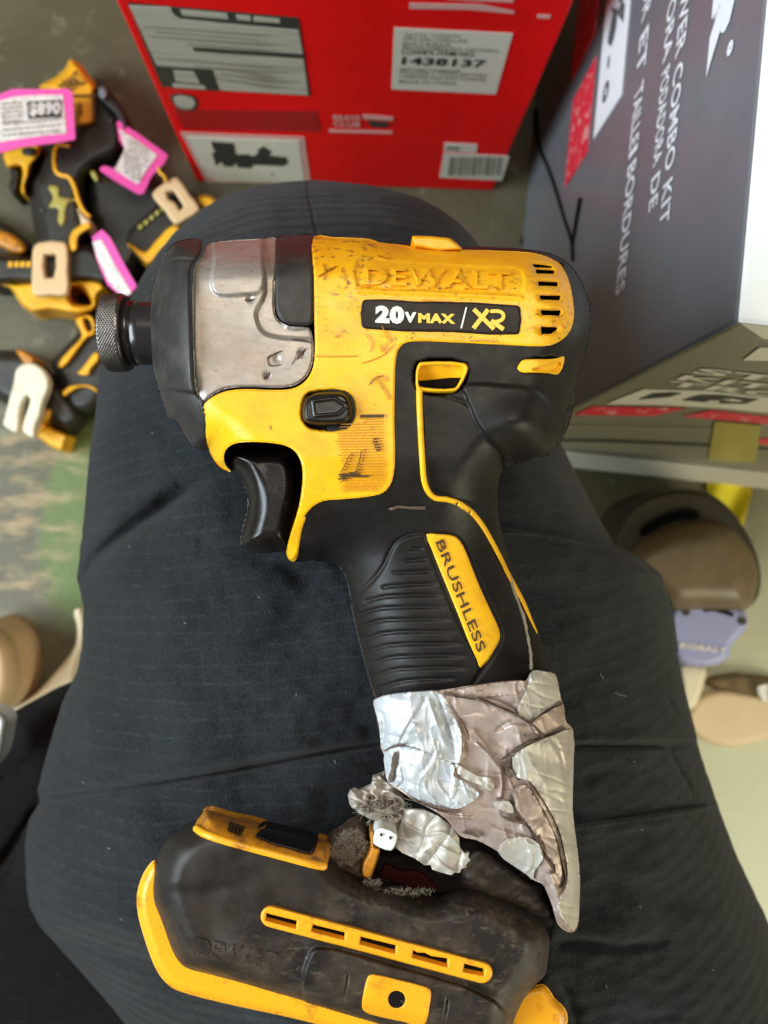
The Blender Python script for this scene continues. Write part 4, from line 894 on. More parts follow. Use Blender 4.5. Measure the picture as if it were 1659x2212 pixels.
def HBODY(Q, sd=None):
    z = HB(Q)
    for r in RIBV: z -= .0009 * groove(Q, r, 3.0, True)
    z += .0006 * inpoly(Q, PAD, 6)
    z -= .0009 * groove(Q, PADLINE, 3.2, False)
    # recessed channel right of the piping, dome seam
    z -= .0006 * groove(Q, smooth(zz(2, (640, 960), (860, 1010), (900, 1040), (940, 1140), (1010, 1220), (1070, 1290), (1080, 1380)), 4, False), 3.0)
    z += .0010 * inpoly(Q, smooth(zz(2, (870, 925), (950, 915), (1080, 925), (1200, 935), (1300, 985), (1345, 1060), (1340, 1200), (1290, 1300), (1150, 1345), (1085, 1370), (1075, 1300), (1000, 1210), (930, 1120), (900, 1030), (870, 960)), 4), 10)
    z -= .0010 * inpoly(Q, smooth(zz(2, (640, 960), (870, 960), (900, 1040), (1000, 1220), (1075, 1300), (1060, 1560), (960, 1600), (880, 1560), (700, 1510), (660, 1400), (640, 1100)), 3), 8)
    z -= .004 * inpoly(Q, zz(2, (1230, 225), (1400, 260), (1400, 660), (1270, 660)), 5)
    z -= .007 * inpoly(Q, smooth(zz(2, (612, 800), (880, 806), (845, 950), (612, 948)), 3), 4)
    z -= .003 * inpoly(Q, smooth(zz(2, (1170, 825), (1190, 790), (1400, 775), (1400, 840), (1370, 855), (1180, 845)), 3), 3)
    return z
# black over-moulded body
body_out = smooth([(692, 600), (696, 524), (800, 522), (880, 524), (950, 532), (1050, 533), (1125, 537), (1172, 543), (1206, 554), (1234, 574), (1254, 603), (1269, 640), (1276, 680), (1274, 722), (1266, 757), (1253, 798), (1243, 838), (1241, 870), (1222, 935), (1192, 978), (1150, 994), (1112, 1001), (1090, 1013), (1079, 1036), (1075, 1065), (1079, 1120), (1089, 1165), (1106, 1222), (1133, 1286), (1160, 1350), (1180, 1415), (1188, 1470), (1184, 1560), (1130, 1590), (900, 1590), (836, 1560), (809, 1505), (789, 1440), (771, 1370), (760, 1320), (753, 1275), (745, 1245), (731, 1223), (708, 1213), (680, 1212), (640, 1212), (628, 1204), (640, 1150), (658, 1110), (680, 1075), (700, 1000), (704, 900), (704, 760)], 4)
bodyo = slab('rubber_body', body_out, HBODY, M['rubber'], drv, 3.2, mirror=0)
# hook boss at the back
mb = MB(); cc = P(*zz(2, (1402, 1085))[0], .004)
slab('strap_boss', smooth(zz(2, (1355, 1080), (1375, 1045), (1405, 1030), (1432, 1060), (1434, 1120), (1410, 1200), (1370, 1250), (1350, 1180)), 4), lambda Q, sd: .002 + .008 * dome(sd, 16), M['rubber'], drv, 2, .012)
# yellow housing with slots
SLOTS = [[(1240, 262), (1300, 268), (1345, 275), (1348, 283), (1250, 280)], [(1256, 292), (1356, 297), (1360, 316), (1262, 314)], [(1270, 358), (1374, 362), (1376, 383), (1272, 380)], [(1280, 434), (1389, 436), (1388, 459), (1284, 456)], [(1286, 514), (1390, 516), (1388, 543), (1290, 540)], [(1288, 604), (1374, 606), (1368, 622), (1340, 643), (1288, 645)]]
yel = zz(2, (47, 112), (150, 116), (260, 119), (350, 126), (400, 141), (500, 152), (600, 165), (700, 172), (870, 181), (1050, 187), (1180, 193), (1250, 201), (1340, 228), (1400, 272), (1440, 350), (1463, 460), (1467, 560), (1450, 620), (1410, 670), (1350, 704), (1280, 712), (1100, 705), (950, 698), (800, 691), (600, 685), (548, 695), (512, 730), (498, 790), (492, 950), (490, 1150), (494, 1250), (488, 1400), (468, 1465), (430, 1508), (350, 1530), (200, 1545), (100, 1555), (40, 1590), (0, 1640)) \
    + zz(3, (482, 512), (462, 580), (450, 650), (436, 715), (408, 722), (388, 692), (395, 640), (418, 560), (443, 480), (458, 400), (464, 320), (457, 262), (430, 212), (390, 186), (330, 172), (200, 166), (140, 176), (106, 202), (96, 240), (104, 275), (131, 306), (90, 292), (50, 252), (22, 190), (11, 140), (10, 80), (-2, 10)) \
    + zz(1, (832, 1235), (880, 1190), (960, 1150), (1080, 1132), (1340, 1137), (1436, 1120), (1508, 1066), (1548, 984), (1560, 860), (1556, 720), (1553, 400))
YO = smooth(yel, 3)
ringp = smooth(zz(2, (290, 238), (500, 250), (780, 266), (1000, 280), (1180, 295), (1185, 420), (1100, 424), (700, 400), (290, 380)), 2)
letq = zz(2, (318, 275), (1120, 303), (1118, 402), (318, 372))
def HY(Q, sd=None):
    z = HB(Q) + .0006
    z -= .0005 * inpoly(Q, ringp, 5)
    z += .0006 * groove(Q, zz(2, (290, 405), (600, 418), (900, 432), (1180, 446)), 4, False)
    # rounded bars between the slots
    for s in SLOTS:
        a = zz(2, *s); cx_ = np.mean([p[0] for p in a]); cy_ = np.mean([p[1] for p in a])
        m_ = np.exp(-((Q[:, 0] - cx_) / 24) ** 4); z -= .0016 * m_ * np.exp(-((Q[:, 1] - cy_ + 1) / 7.5) ** 2)
    z -= .0022 * inpoly(Q, smooth([(650, 900), (655, 862), (670, 847), (745, 845), (762, 862), (767, 895), (756, 920), (740, 929), (672, 927), (655, 912)], 3), 4)
    return z
yo = slab('yellow_housing', [YO] + [zz(2, *s) for s in SLOTS], HY, M['yellow'], drv, 2.6, mirror=0, edge=(5, .0009))
hy = lambda Q: HB(Q) + .0001
mb = MB(); quad_text(mb, 'DEWALT', *letq, h=.0008, hf=hy, bold=.022, thick=.001, wall=True); mb.build('embossed_lettering', M['yellow'], yo, False)
# top clip on the upper edge
slab('top_clip', smooth(zz(2, (585, 112), (600, 108), (780, 120), (800, 128), (850, 170), (855, 186), (600, 168)), 2), lambda Q, sd: .012 + .002 * dome(sd, 6), M['yellow'], drv, 2, .016)
# label
lo = smooth(zz(2, (330, 455), (600, 466), (1155, 487), (1174, 503), (1170, 630), (1155, 645), (800, 632), (330, 613), (309, 595), (312, 472)), 2)
lb = slab('side_label', lo, lambda Q, sd: HB(Q) + .0010, M['label'], yo, 3, .0006, edge=(2.5, .0002))
hl = lambda Q: HB(Q) + .0010
mb = MB(); quad_text(mb, '20', *zz(2, (385, 487), (543, 492), (540, 590), (383, 583)), h=.0003, hf=hl, bold=.07)
quad_text(mb, 'V', *zz(2, (543, 522), (608, 525), (606, 583), (541, 580)), h=.0003, hf=hl, bold=.06)
mb.plate(zz(2, (876, 497), (884, 498), (856, 613), (847, 612)), .0003, .0001, hf=hl); mb.build('white_lettering', M['white_ink'], lb, False)
mb = MB(); quad_text(mb, 'MAX', *zz(2, (618, 529), (818, 534), (820, 588), (617, 582)), h=.0003, hf=hl, bold=.06)
XRN = [0]
def xr(pts, wd):
    XRN[0] += 1; hh = .0003 + XRN[0] * .00004
    L = smooth(zz(2, *pts), 3, False) if len(pts) > 3 else zz(2, *pts)
    o = strip_outline(L, wd * .3968)
    n = len(L)
    for i in range(n - 1):
        q = [o[i], o[i + 1], o[2 * n - 2 - i], o[2 * n - 1 - i]]; mb.plate(q, hh, .0001, hf=hl)
xr([(920, 508), (1030, 616)], 24); xr([(998, 510), (918, 612)], 24)
xr([(1010, 520), (1060, 520), (1080, 535), (1078, 560), (1050, 575), (1020, 577)], 20); xr([(1015, 570), (1082, 618)], 24)
mb.build('yellow_lettering', M['yellow_ink'], lb, False)
# direction switch
sw = smooth([(652, 895), (658, 862), (676, 850), (700, 846), (742, 848), (757, 863), (762, 885), (756, 908), (738, 917), (700, 919), (672, 917), (657, 910)], 3)
sh = slab('direction_switch', sw, lambda Q, sd: HB(Q) + .0002 + .0030 * dome(sd, 12) + .00035 * groove(Q, [(676, 866), (722, 860), (750, 876), (730, 894), (680, 898), (676, 866)], 2.5, False), M['trigger'], drv, 2, .006)
slab('switch_recess', smooth([(650, 900), (655, 862), (670, 847), (745, 845), (762, 862), (767, 895), (756, 921), (740, 929), (672, 928), (655, 914)], 3), lambda Q, sd: HB(Q) - .0012, M['black'], drv, 3, .001)
# scratched code plate
mb = MB(); mk = MB()
for i in range(27):
    y = 1100 + i * 15.2
    x0 = 300 if i < 2 else (150 + i * 2.2 if i > 4 else 190 - i * 5)
    x1 = 432 + i * .3 - (random.uniform(0, 60) if i > 23 else 0)
    wd = random.choice((1.0, 1.4, 1.8)) if i < 16 else random.choice((1.4, 2.0, 2.6))
    L = zz(2, (x0 + random.uniform(-6, 20), y + 4), ((x0 + x1) / 2, y + 2), (x1, y))
    mb.plate(strip_outline(L, wd), .0010, .0003, hf=hy)
for (a, b_, c_, wd) in ((302, 1087, 432, 3.6), (302, 1094, 432, 2.6), (372, 1215, 395, 2.8), (368, 1232, 398, 2.6), (378, 1246, 405, 3), (380, 1262, 412, 2.6), (388, 1276, 412, 3), (185, 1408, 300, 4.0), (190, 1420, 350, 3.4), (182, 1432, 230, 3)):
    mk.plate(strip_outline(zz(2, (a, b_), ((a + c_) / 2, b_ - 1), (c_, b_ - 2)), wd), .0012, .0004, hf=hy)
for L in ([(200, 1390), (215, 1365), (240, 1310), (262, 1290)], [(190, 1450), (210, 1440), (205, 1400)], [(262, 1420), (290, 1360), (310, 1270), (300, 1330)], [(240, 1400), (270, 1395), (300, 1380)]):
    mk.plate(strip_outline(smooth(zz(2, *L), 3, False), 1.6), .0013, .0004, hf=hy)
mb.build('faded_code_lines', M['faded'], yo, False); mk.build('code_marks', M['dark_ink'], yo, False)
# scuffs on the yellow shell
mb = MB()
for L, wd in (([(45, 760), (120, 764), (290, 762)], 1.3), ([(330, 640), (360, 690), (350, 740)], 1.0), ([(420, 600), (440, 640), (470, 690)], 1.2), ([(310, 800), (420, 760), (480, 700)], 1.0), ([(350, 920), (380, 880), (430, 870), (440, 900)], 2.2),
              ([(390, 880), (440, 960), (460, 1000)], 2.0), ([(405, 700), (425, 740), (440, 690)], 1.2), ([(100, 260), (110, 300), (100, 350)], 2.2), ([(70, 330), (120, 300), (170, 270)], 2.6), ([(400, 215), (440, 228), (470, 230)], 2.0),
              ([(640, 455), (700, 462), (800, 466)], 1.6), ([(900, 680), (960, 676), (1040, 684)], 3.0), ([(165, 650), (180, 655), (190, 650)], 3)):
    mb.plate(strip_outline(smooth(zz(2, *L), 3, False), wd), .0010, .0003, hf=hy)
mb.build('scuff_marks', M['amber'], yo, False)

# gear case
gc = smooth(zz(1, (880, 178), (1050, 158), (1200, 150), (1305, 146), (1308, 250), (1300, 400), (1300, 640), (1345, 700), (1400, 722), (1520, 730), (1538, 765), (1550, 860), (1540, 975), (1500, 1055), (1430, 1106), (1340, 1122), (1080, 1118), (960, 1136), (880, 1178), (826, 1222), (785, 1140), (770, 1000), (762, 700), (764, 400), (778, 310), (830, 262), (850, 200)), 3)
PADM = smooth(zz(1, (905, 140), (1215, 130), (1218, 300), (1222, 440), (1190, 500), (1100, 512), (930, 515), (890, 480), (885, 380), (900, 290)), 3)
LOWM = smooth(zz(1, (1225, 120), (1310, 120), (1320, 640), (1380, 730), (1540, 735), (1530, 800), (1400, 800), (1300, 790), (1220, 760), (1185, 700), (1175, 630), (1235, 500)), 3)
DENTS = [zz(1, (1290, 930), (1350, 905), (1340, 960)), zz(1, (1460, 920), (1500, 860), (1480, 900))]
def HG(Q, sd=None):
    z = HB(Q) * .985 - .0004
    z += .0013 * inpoly(Q, PADM, 7) - .0013 * inpoly(Q, LOWM, 12)
    for c in zz(1, (1310, 935), (1470, 900), (1245, 1045), (1135, 545)): z -= .0006 * np.exp(-(((Q[:, 0] - c[0]) / 7) ** 2 + ((Q[:, 1] - c[1]) / 8) ** 2))
    return z
gco = slab('gear_case', gc, HG, M['cast'], drv, 2.8, mirror=0, edge=(5, .0010))
hg = lambda Q: HG(Q)
mb = MB()
for L, wd in (([(1250, 935), (1285, 905), (1345, 880)], 3.4), ([(1252, 940), (1262, 975), (1340, 970)], 3.0), ([(1275, 905), (1250, 930), (1258, 960)], 4), ([(1410, 805), (1470, 812), (1540, 828)], 3.4), ([(1440, 940), (1465, 900), (1500, 865)], 4.5), ([(1225, 1065), (1250, 1040), (1258, 1020)], 6.5), ([(1100, 545), (1130, 552), (1165, 540)], 4), ([(1405, 970), (1430, 930), (1440, 880)], 1.5)):
    o_ = smooth(zz(1, *L), 4, False); n_ = len(o_); mb.plate(strip_outline(o_, wd * np.sin(np.linspace(.25, math.pi - .1, n_))), .0003, .0003, hf=hg)
mb.build('dents', M['grime'], gco, False)
slab('gear_case_pad', smooth(zz(1, (1312, 134), (1430, 128), (1540, 124), (1546, 300), (1549, 400), (1546, 690), (1528, 712), (1460, 716), (1400, 712), (1345, 690), (1308, 630), (1300, 540), (1300, 400), (1306, 250)), 3), lambda Q, sd: HB(Q) + .0002, M['rubber_grey'], drv, 3, mirror=0, edge=(7, .0014))
# nose bumper
nb = smooth(zz(1, (590, 225), (640, 175), (730, 150), (815, 150), (820, 200), (812, 250), (772, 300), (748, 345), (742, 500), (750, 700), (756, 900), (772, 1130), (800, 1180), (832, 1260), (850, 1380), (860, 1460), (855, 1530), (812, 1525), (770, 1508), (735, 1475), (700, 1425), (670, 1370), (645, 1330), (603, 1312), (575, 1240), (545, 1150), (512, 1040), (495, 950), (482, 830), (478, 700), (482, 580), (500, 460), (540, 340)), 3)
def HN(Q, sd=None):
    z = HB(Q) * 1.0 + .0010
    x = (Q[:, 0] - 323) / 88
    z += .0012 * np.clip(x, 0, 1)
    z -= .0012 * groove(Q, smooth(zz(1, (540, 1080), (600, 1130), (680, 1150), (790, 1160)), 3, False), 4, False)
    z -= .0010 * groove(Q, smooth(zz(1, (560, 330), (620, 295), (700, 285), (770, 290)), 3, False), 4, False)
    z -= .0020 * inpoly(Q, zz(1, (500, 1140), (620, 1140), (800, 1170), (900, 1600), (600, 1600)), 8)
    return z
slab('nose_bumper', nb, HN, M['rubber_grey'], drv, 2.8, mirror=0, edge=(6, .0018))
# collet: real turned parts about the driver axis
ax = P(330, 722, 0); s0 = CAMZ / FPX
def turned(name, prof, m, parent, seg=96, knurl=0):
    """prof: list of (u on the sheet, radius on the sheet)"""
    vs = []; n = len(prof)
    for i, (u, r) in enumerate(prof):
        c = P(756 - (756 - u) * .968, 720, -.001)
        for k in range(seg):
            t = 2 * math.pi * k / seg; rr = r * s0 * .985
            if knurl and 215 < u < 258:
                rr += knurl * (abs(math.sin(t * seg / 8 + u * .55)) + abs(math.sin(t * seg / 8 - u * .55)) - 1)
            vs.append((c[0], c[1] + rr * math.cos(t), c[2] + rr * math.sin(t)))
    fs = [(i * seg + k, i * seg + (k + 1) % seg, (i + 1) * seg + (k + 1) % seg, (i + 1) * seg + k) for i in range(n - 1) for k in range(seg)]
    fs += [tuple(range(seg - 1, -1, -1))]
    return link(name, vs, fs, m, parent)
pr = [(210, 30), (210.5, 50), (211, 66), (213, 74), (217, 79)] + [(u, 80.5 + .8 * math.sin((u - 218) / 38 * math.pi)) for u in np.linspace(219, 256, 60)] + [(259, 80), (262, 79), (264, 76), (264, 60)]
col_ = turned('knurled_collar', pr, M['steel'], drv, 240, .00032)
turned('collar_neck', [(263, 60), (264, 70), (278, 70), (280, 66), (282, 66), (284, 68), (300, 68), (345, 68)], M['dark_steel'], drv, 64)
turned('anvil_bore', [(206, 10), (207, 22), (209, 30), (214, 32)], M['dark_steel'], col_, 32)
# trigger
tr = smooth(zz(3, (100, 215), (118, 188), (150, 172), (230, 166), (330, 168), (395, 180), (440, 215), (470, 280), (475, 400), (450, 520), (425, 620), (405, 670), (340, 680), (283, 687), (220, 676), (180, 654), (172, 612), (188, 545), (204, 480), (205, 430), (192, 375), (165, 330), (130, 298), (104, 262)), 4)
RDG = smooth(zz(3, (150, 215), (190, 225), (222, 262), (238, 330), (238, 420), (222, 500), (196, 590)), 4, False)
def HT(Q, sd):
    return .015 * dome(sd, 48) + .0006 * np.exp(-((near(Q, *segs([RDG], False))[0]) / 16) ** 2) - .002
slab('trigger', tr, HT, M['trigger'], drv, 3, mirror=-.002)
# piping, frames, vents on the rubber
hb = lambda Q: HB(Q) + .0
pipe = smooth(zz(2, (624, 930), (624, 1000), (630, 1150), (642, 1350), (650, 1440), (672, 1500), (710, 1535), (780, 1545), (850, 1570), (905, 1610)) + zz(3, (1185, 448), (1240, 482), (1300, 552), (1368, 670), (1430, 795), (1490, 905), (1530, 995), (1560, 1060)), 4, False)
wd = np.interp(np.linspace(0, 1, len(pipe)), [0, .3, .5, .7, .9, 1], [13, 12, 12, 11, 8, 2])
slab('yellow_piping', strip_outline(pipe, wd), lambda Q, sd: np.maximum(HB(Q), .002) + .0003 + .0008 * dome(sd, 5), M['yellow_clean'], drv, 1.8, .003)
vo = smooth(zz(2, (610, 830), (625, 800), (650, 795), (870, 802), (888, 822), (884, 852), (850, 922), (825, 950), (790, 954), (640, 950), (610, 935), (606, 880)), 3)
vi = smooth(zz(2, (622, 845), (634, 818), (660, 812), (850, 816), (868, 830), (866, 852), (835, 918), (815, 938), (650, 934), (622, 925)), 3)
vf = slab('handle_vent', [vo, vi], lambda Q, sd: HB(Q) + .0003 + .0006 * dome(sd, 3), M['yellow_clean'], drv, 1.8, .004)
slab('vent_wall', smooth(zz(2, (616, 830), (640, 808), (860, 812), (872, 830), (855, 876), (640, 906), (616, 915)), 3), lambda Q, sd: HB(Q) - .0008 - .0028 * np.clip((Q[:, 1] - 790) / 40, 0, 1), M['yellow_clean'], vf, 2, .002)
slab('vent_opening', zz(2, (618, 898), (700, 892), (856, 872), (862, 890), (820, 944), (618, 942)), lambda Q, sd: HB(Q) - .0026, M['black'], vf, 2, .001)
v2 = smooth(zz(2, (1158, 832), (1172, 800), (1188, 785), (1230, 780), (1320, 780), (1370, 775), (1411, 765), (1409, 808), (1392, 848), (1372, 864), (1330, 856), (1250, 852), (1180, 852)), 3)
slab('rear_vent', v2, lambda Q, sd: HB(Q) + .0006 - .0016 * inpoly(Q, smooth(zz(2, (1240, 835), (1300, 815), (1380, 795), (1395, 800), (1375, 845), (1300, 850)), 3), 4), M['yellow_clean'], drv, 1.8, .002, edge=(3, .0006))
# grip panel
gp = smooth(zz(3, (1038, 597), (1100, 597), (1150, 600), (1182, 612), (1212, 650), (1250, 742), (1290, 842), (1345, 962), (1380, 1040), (1385, 1078), (1370, 1118), (1292, 1224), (1268, 1180), (1200, 1000), (1100, 755), (1060, 655)), 2)
gpo = slab('grip_panel', gp, lambda Q, sd: HB(Q) + .0004, M['yellow_clean'], drv, 2.4, .002, edge=(3, .0005))
mb = MB(); quad_text(mb, 'BRUSHLESS', *zz(3, (1122, 618), (1322, 1128), (1282, 1152), (1083, 634)), h=.0007, hf=hb, bold=.012); mb.build('lettering', M['dark_ink'], gpo, False)
# cracked seam with dried glue on the grip's right edge
mb = MB(); ln = smooth(zz(3, (1428, 790), (1445, 850), (1475, 930), (1500, 1010), (1515, 1090), (1528, 1160), (1530, 1230)), 4, False)
Qs = np.array(ln); zs = HB(Qs) + .0002; mb.tube([tuple(p) for p in P(Qs[:, 0] + np.random.RandomState(2).uniform(-1, 1, len(Qs)), Qs[:, 1], zs)], [.00035 + .0003 * random.random() for _ in ln], 6); mb.build('glue_seam', M['fibre'], drv)
mb = MB(); mb.plate(zz(3, (860, 478), (905, 462), (960, 468), (1040, 466), (1035, 482), (960, 480), (915, 474), (880, 486)), .0004, .0003, hf=hb); mb.build('worn_mark', M['grime'], drv, False)

# ------------------------------------------------------------------ duct tape
TP = zz(4, (255, 312), (330, 285), (400, 272), (560, 258), (660, 252), (780, 232), (900, 216), (1040, 200), (1160, 196), (1185, 160), (1215, 136), (1280, 142), (1335, 156), (1358, 230), (1370, 300), (1390, 350), (1400, 440), (1442, 482), (1446, 600), (1446, 700), (1444, 800), (1440, 970), (1462, 1150), (1478, 1280), (1484, 1400), (1480, 1540), (1474, 1640), (1450, 1690), (1400, 1684), (1350, 1640), (1320, 1540), (1290, 1460), (1256, 1400), (1215, 1385), (1180, 1360), (1100, 1300), (1050, 1262), (1000, 1215), (930, 1172), (860, 1140), (800, 1130), (760, 1110), (690, 1020), (600, 960), (500, 910), (430, 860), (370, 820), (338, 790), (325, 730), (322, 640), (300, 600), (298, 530), (285, 460), (270, 380))
TPO = smooth(TP, 2)
TA, TB = segs([smooth([(790, 1400), (1190, 1400), (1222, 1440), (1240, 1600), (1250, 1800), (1256, 1990), (1240, 2030), (1180, 2010), (1130, 1920), (1000, 1870), (900, 1830), (820, 1740), (795, 1600)], 3)])
def nzf(Q, s, k): return np.array([mnoise.noise(Vector((a / s, b / s, k))) for a, b in Q])
def ridged(Q, s, k, sx=1): return np.array([1 - abs(mnoise.noise(Vector((a / s, b / (s * sx), k)))) * 2 for a, b in Q])
def creases(Q, k, s1=60, s2=13, ang=1.2, pw=5):
    c_, s_ = math.cos(ang), math.sin(ang); out = np.empty(len(Q))
    for i, (a, b) in enumerate(Q):
        wa = a + 10 * mnoise.noise(Vector((a / 50, b / 50, k + 9))); x = (wa * c_ + b * s_) / s1; y = (-wa * s_ + b * c_) / s2
        out[i] = max(1 - 2.2 * abs(mnoise.noise(Vector((x, y, k)))), 0) ** pw
    return out
CRE = [smooth(zz(4, *c), 4, False) for c in (((420, 560), (460, 480), (560, 320)), ((580, 300), (620, 420), (690, 600)), ((700, 330), (780, 450), (830, 560)), ((760, 700), (780, 560), (740, 420)), ((640, 290), (700, 480), (740, 640)),
       ((860, 560), (940, 640), (1000, 720)), ((980, 500), (1080, 440), (1180, 460)), ((540, 780), (600, 700), (650, 620)), ((420, 700), (440, 800), (400, 830)), ((720, 900), (740, 780), (730, 700)), ((900, 300), (1040, 340), (1130, 400)),
       ((1000, 700), (1020, 800), (1010, 900)), ((950, 1050), (1100, 1100), (1230, 1170)), ((1180, 1200), (1190, 1300), (1150, 1340)), ((1300, 520), (1360, 600), (1400, 800)), ((600, 960), (720, 1000), (850, 1010)), ((300, 380), (320, 480), (305, 580)))]
def HTP(Q, sd=None):
    D, _, _ = near(Q, TA, TB); D = np.where(inside(Q, TA, TB), D, 0)
    z = .0218 * dome(D, 120) + .0010
    z += .0012 * nzf(Q, 55, 1) + .0004 * creases(Q, 4.2, 120, 34, 1.3) - .0003 * creases(Q, 8.2, 110, 32, .4)
    for i, c in enumerate(CRE): z += (.0011 if i % 2 else -.0010) * groove(Q, c, 3.6)
    return z
tpo = slab('tape_wrap', TPO, HTP, M['tape_dirty'], drv, 2.8, mirror=0)
def strip(name, pts, m, lift, n=2, dn=.0010, cre=()):
    k = random.random() * 50
    def hf(Q, sd): return HTP(Q) + lift + .0004 * nzf(Q, 45, k) + .00024 * creases(Q, k, 100, 24, 1.0 + (k % 7) * .22) + .0007 * np.clip(1 - sd / 4, 0, 1) * nzf(Q, 9, k + 3)
    return slab(name, smooth(zz(4, *pts), n), hf, m, tpo, 2.4, dn)
strip('tape_strip', ((262, 315), (400, 275), (560, 262), (640, 262), (700, 330), (770, 470), (780, 560), (762, 690), (600, 640), (520, 600), (410, 575), (318, 606), (300, 560), (290, 450)), M['tape_bright'], .0006)
strip('tape_strip', ((325, 625), (400, 588), (520, 606), (640, 655), (745, 705), (730, 760), (800, 800), (885, 870), (850, 910), (790, 945), (740, 958), (620, 935), (540, 912), (470, 870), (400, 820), (345, 800), (325, 720)), M['tape_bright'], .0009)
strip('tape_strip', ((740, 690), (800, 720), (880, 765), (950, 775), (975, 820), (965, 858), (900, 820), (820, 790), (760, 750)), M['tape'], .0012)
strip('tape_strip', ((1180, 200), (1188, 165), (1215, 138), (1280, 145), (1333, 160), (1356, 240), (1366, 310), (1290, 365), (1240, 400), (1185, 440), (1150, 415), (1112, 402), (1130, 330), (1160, 270)), M['tape'], .0012)
strip('tape_strip', ((1195, 455), (1290, 385), (1375, 335), (1392, 400), (1394, 440), (1300, 500), (1255, 535)), M['tape_dirty'], .0012)
strip('tape_strip', ((1082, 655), (1130, 612), (1220, 562), (1330, 520), (1438, 486), (1444, 700), (1440, 970), (1462, 1150), (1478, 1400), (1470, 1640), (1446, 1680), (1400, 1640), (1345, 1540), (1395, 1440), (1412, 1340), (1390, 1200), (1360, 1080), (1300, 960), (1230, 850), (1180, 790), (1110, 770)), M['tape'], .0014)
strip('tape_strip', ((1082, 868), (1120, 830), (1162, 816), (1225, 900), (1280, 1000), (1330, 1110), (1362, 1240), (1375, 1340), (1355, 1418), (1310, 1430), (1285, 1380), (1265, 1360), (1340, 1340), (1335, 1290), (1280, 1220), (1230, 1120), (1160, 1030), (1110, 960)), M['tape_dirty'], .0022)
strip('tape_strip', ((965, 925), (1010, 910), (1060, 915), (1090, 960), (1085, 985), (1030, 970), (975, 945)), M['tape'], .0018)
strip('tape_strip', ((1000, 1220), (1060, 1140), (1180, 1130), (1250, 1180), (1262, 1260), (1210, 1330), (1205, 1382), (1170, 1350), (1080, 1290)), M['tape'], .0014)
strip('tape_strip', ((700, 268), (900, 222), (1100, 200), (1165, 205), (1160, 260), (1000, 285), (880, 295), (760, 290)), M['tape_dirty'], .0010)
mb = MB()
for L, wd in (([(1012, 665), (1060, 640), (1090, 610), (1150, 575), (1215, 545), (1300, 520), (1400, 478)], 6), ([(680, 262), (760, 290), (900, 312), (1000, 350), (1110, 402), (1190, 450), (1250, 500), (1262, 540)], 6), ([(1165, 805), (1205, 860), (1260, 960), (1320, 1080), (1360, 1180), (1385, 1290), (1400, 1380), (1370, 1435)], 4),
              ([(1030, 670), (1050, 720), (1080, 770)], 7), ([(1185, 450), (1280, 380), (1385, 330)], 4), ([(1200, 1040), (1260, 1160), (1310, 1250), (1340, 1300)], 12), ([(322, 612), (400, 578), (440, 580)], 4), ([(385, 620), (375, 700), (355, 800)], 9), ([(1075, 870), (1100, 950), (1150, 1030), (1220, 1120), (1285, 1220)], 7),
              ([(780, 1095), (830, 1105), (890, 1125)], 5), ([(1020, 1000), (1090, 1030), (1150, 1040)], 6), ([(440, 895), (540, 925), (640, 960), (760, 980)], 3)):
    o_ = smooth(zz(4, *L), 5, False); n_ = len(o_); rs = np.random.RandomState(n_)
    wv = wd * (.4 + .6 * np.sin(np.linspace(.15, math.pi - .15, n_))) * rs.uniform(.5, 1.3, n_)
    mb.plate(strip_outline(o_, wv * 1.25), .0021, .0015, hf=HTP)
mb.build('glue_lines', M['grime'], tpo, False)
# loose flap over the break and torn end
fl_ = smooth(zz(4, (440, 960), (560, 965), (640, 1000), (720, 1060), (765, 1130), (770, 1190), (800, 1225), (828, 1215), (818, 1246), (832, 1262), (806, 1290), (812, 1306), (780, 1312), (768, 1338), (740, 1336), (720, 1352), (640, 1330), (606, 1318), (596, 1290), (560, 1292), (500, 1250), (430, 1220), (392, 1190), (395, 1120), (420, 1050)), 1)
slab('torn_tape_flap', fl_, lambda Q, sd: .0095 + .0045 * np.sin(np.clip((Q[:, 0] - 855) / 170, 0, 1) * 2.6) + .0012 * nzf(Q, 28, 3) + .0008 * creases(Q, 8, 90, 40, .7, 3) - .0007 * creases(Q, 18, 90, 44, 2.0, 3), M['tape'], tpo, 2, .0010)
te = smooth(zz(4, (105, 880), (120, 850), (145, 838), (170, 848), (245, 815), (255, 765), (325, 740), (345, 790), (400, 832), (440, 880), (452, 960), (430, 1020), (380, 1060), (330, 1045), (270, 1030), (200, 1000), (170, 985), (150, 962), (132, 955), (115, 930)), 1)
slab('torn_tape_end', te, lambda Q, sd: .0085 + .0015 * dome(sd, 10) + .0016 * nzf(Q, 20, 5) + .0014 * creases(Q, 5, 40, 14, .3, 3), M['tape'], tpo, 1.8, .0010)
slab('adhesive_hollow', smooth(zz(4, (185, 900), (240, 870), (330, 880), (400, 900), (440, 960), (410, 1020), (340, 1030), (250, 990), (190, 960)), 3), lambda Q, sd: .0098 + .0014 * nzf(Q, 8, 9) + .001 * dome(sd, 10), M['grime'], tpo, 2, .001)
rs = np.random.RandomState(5)
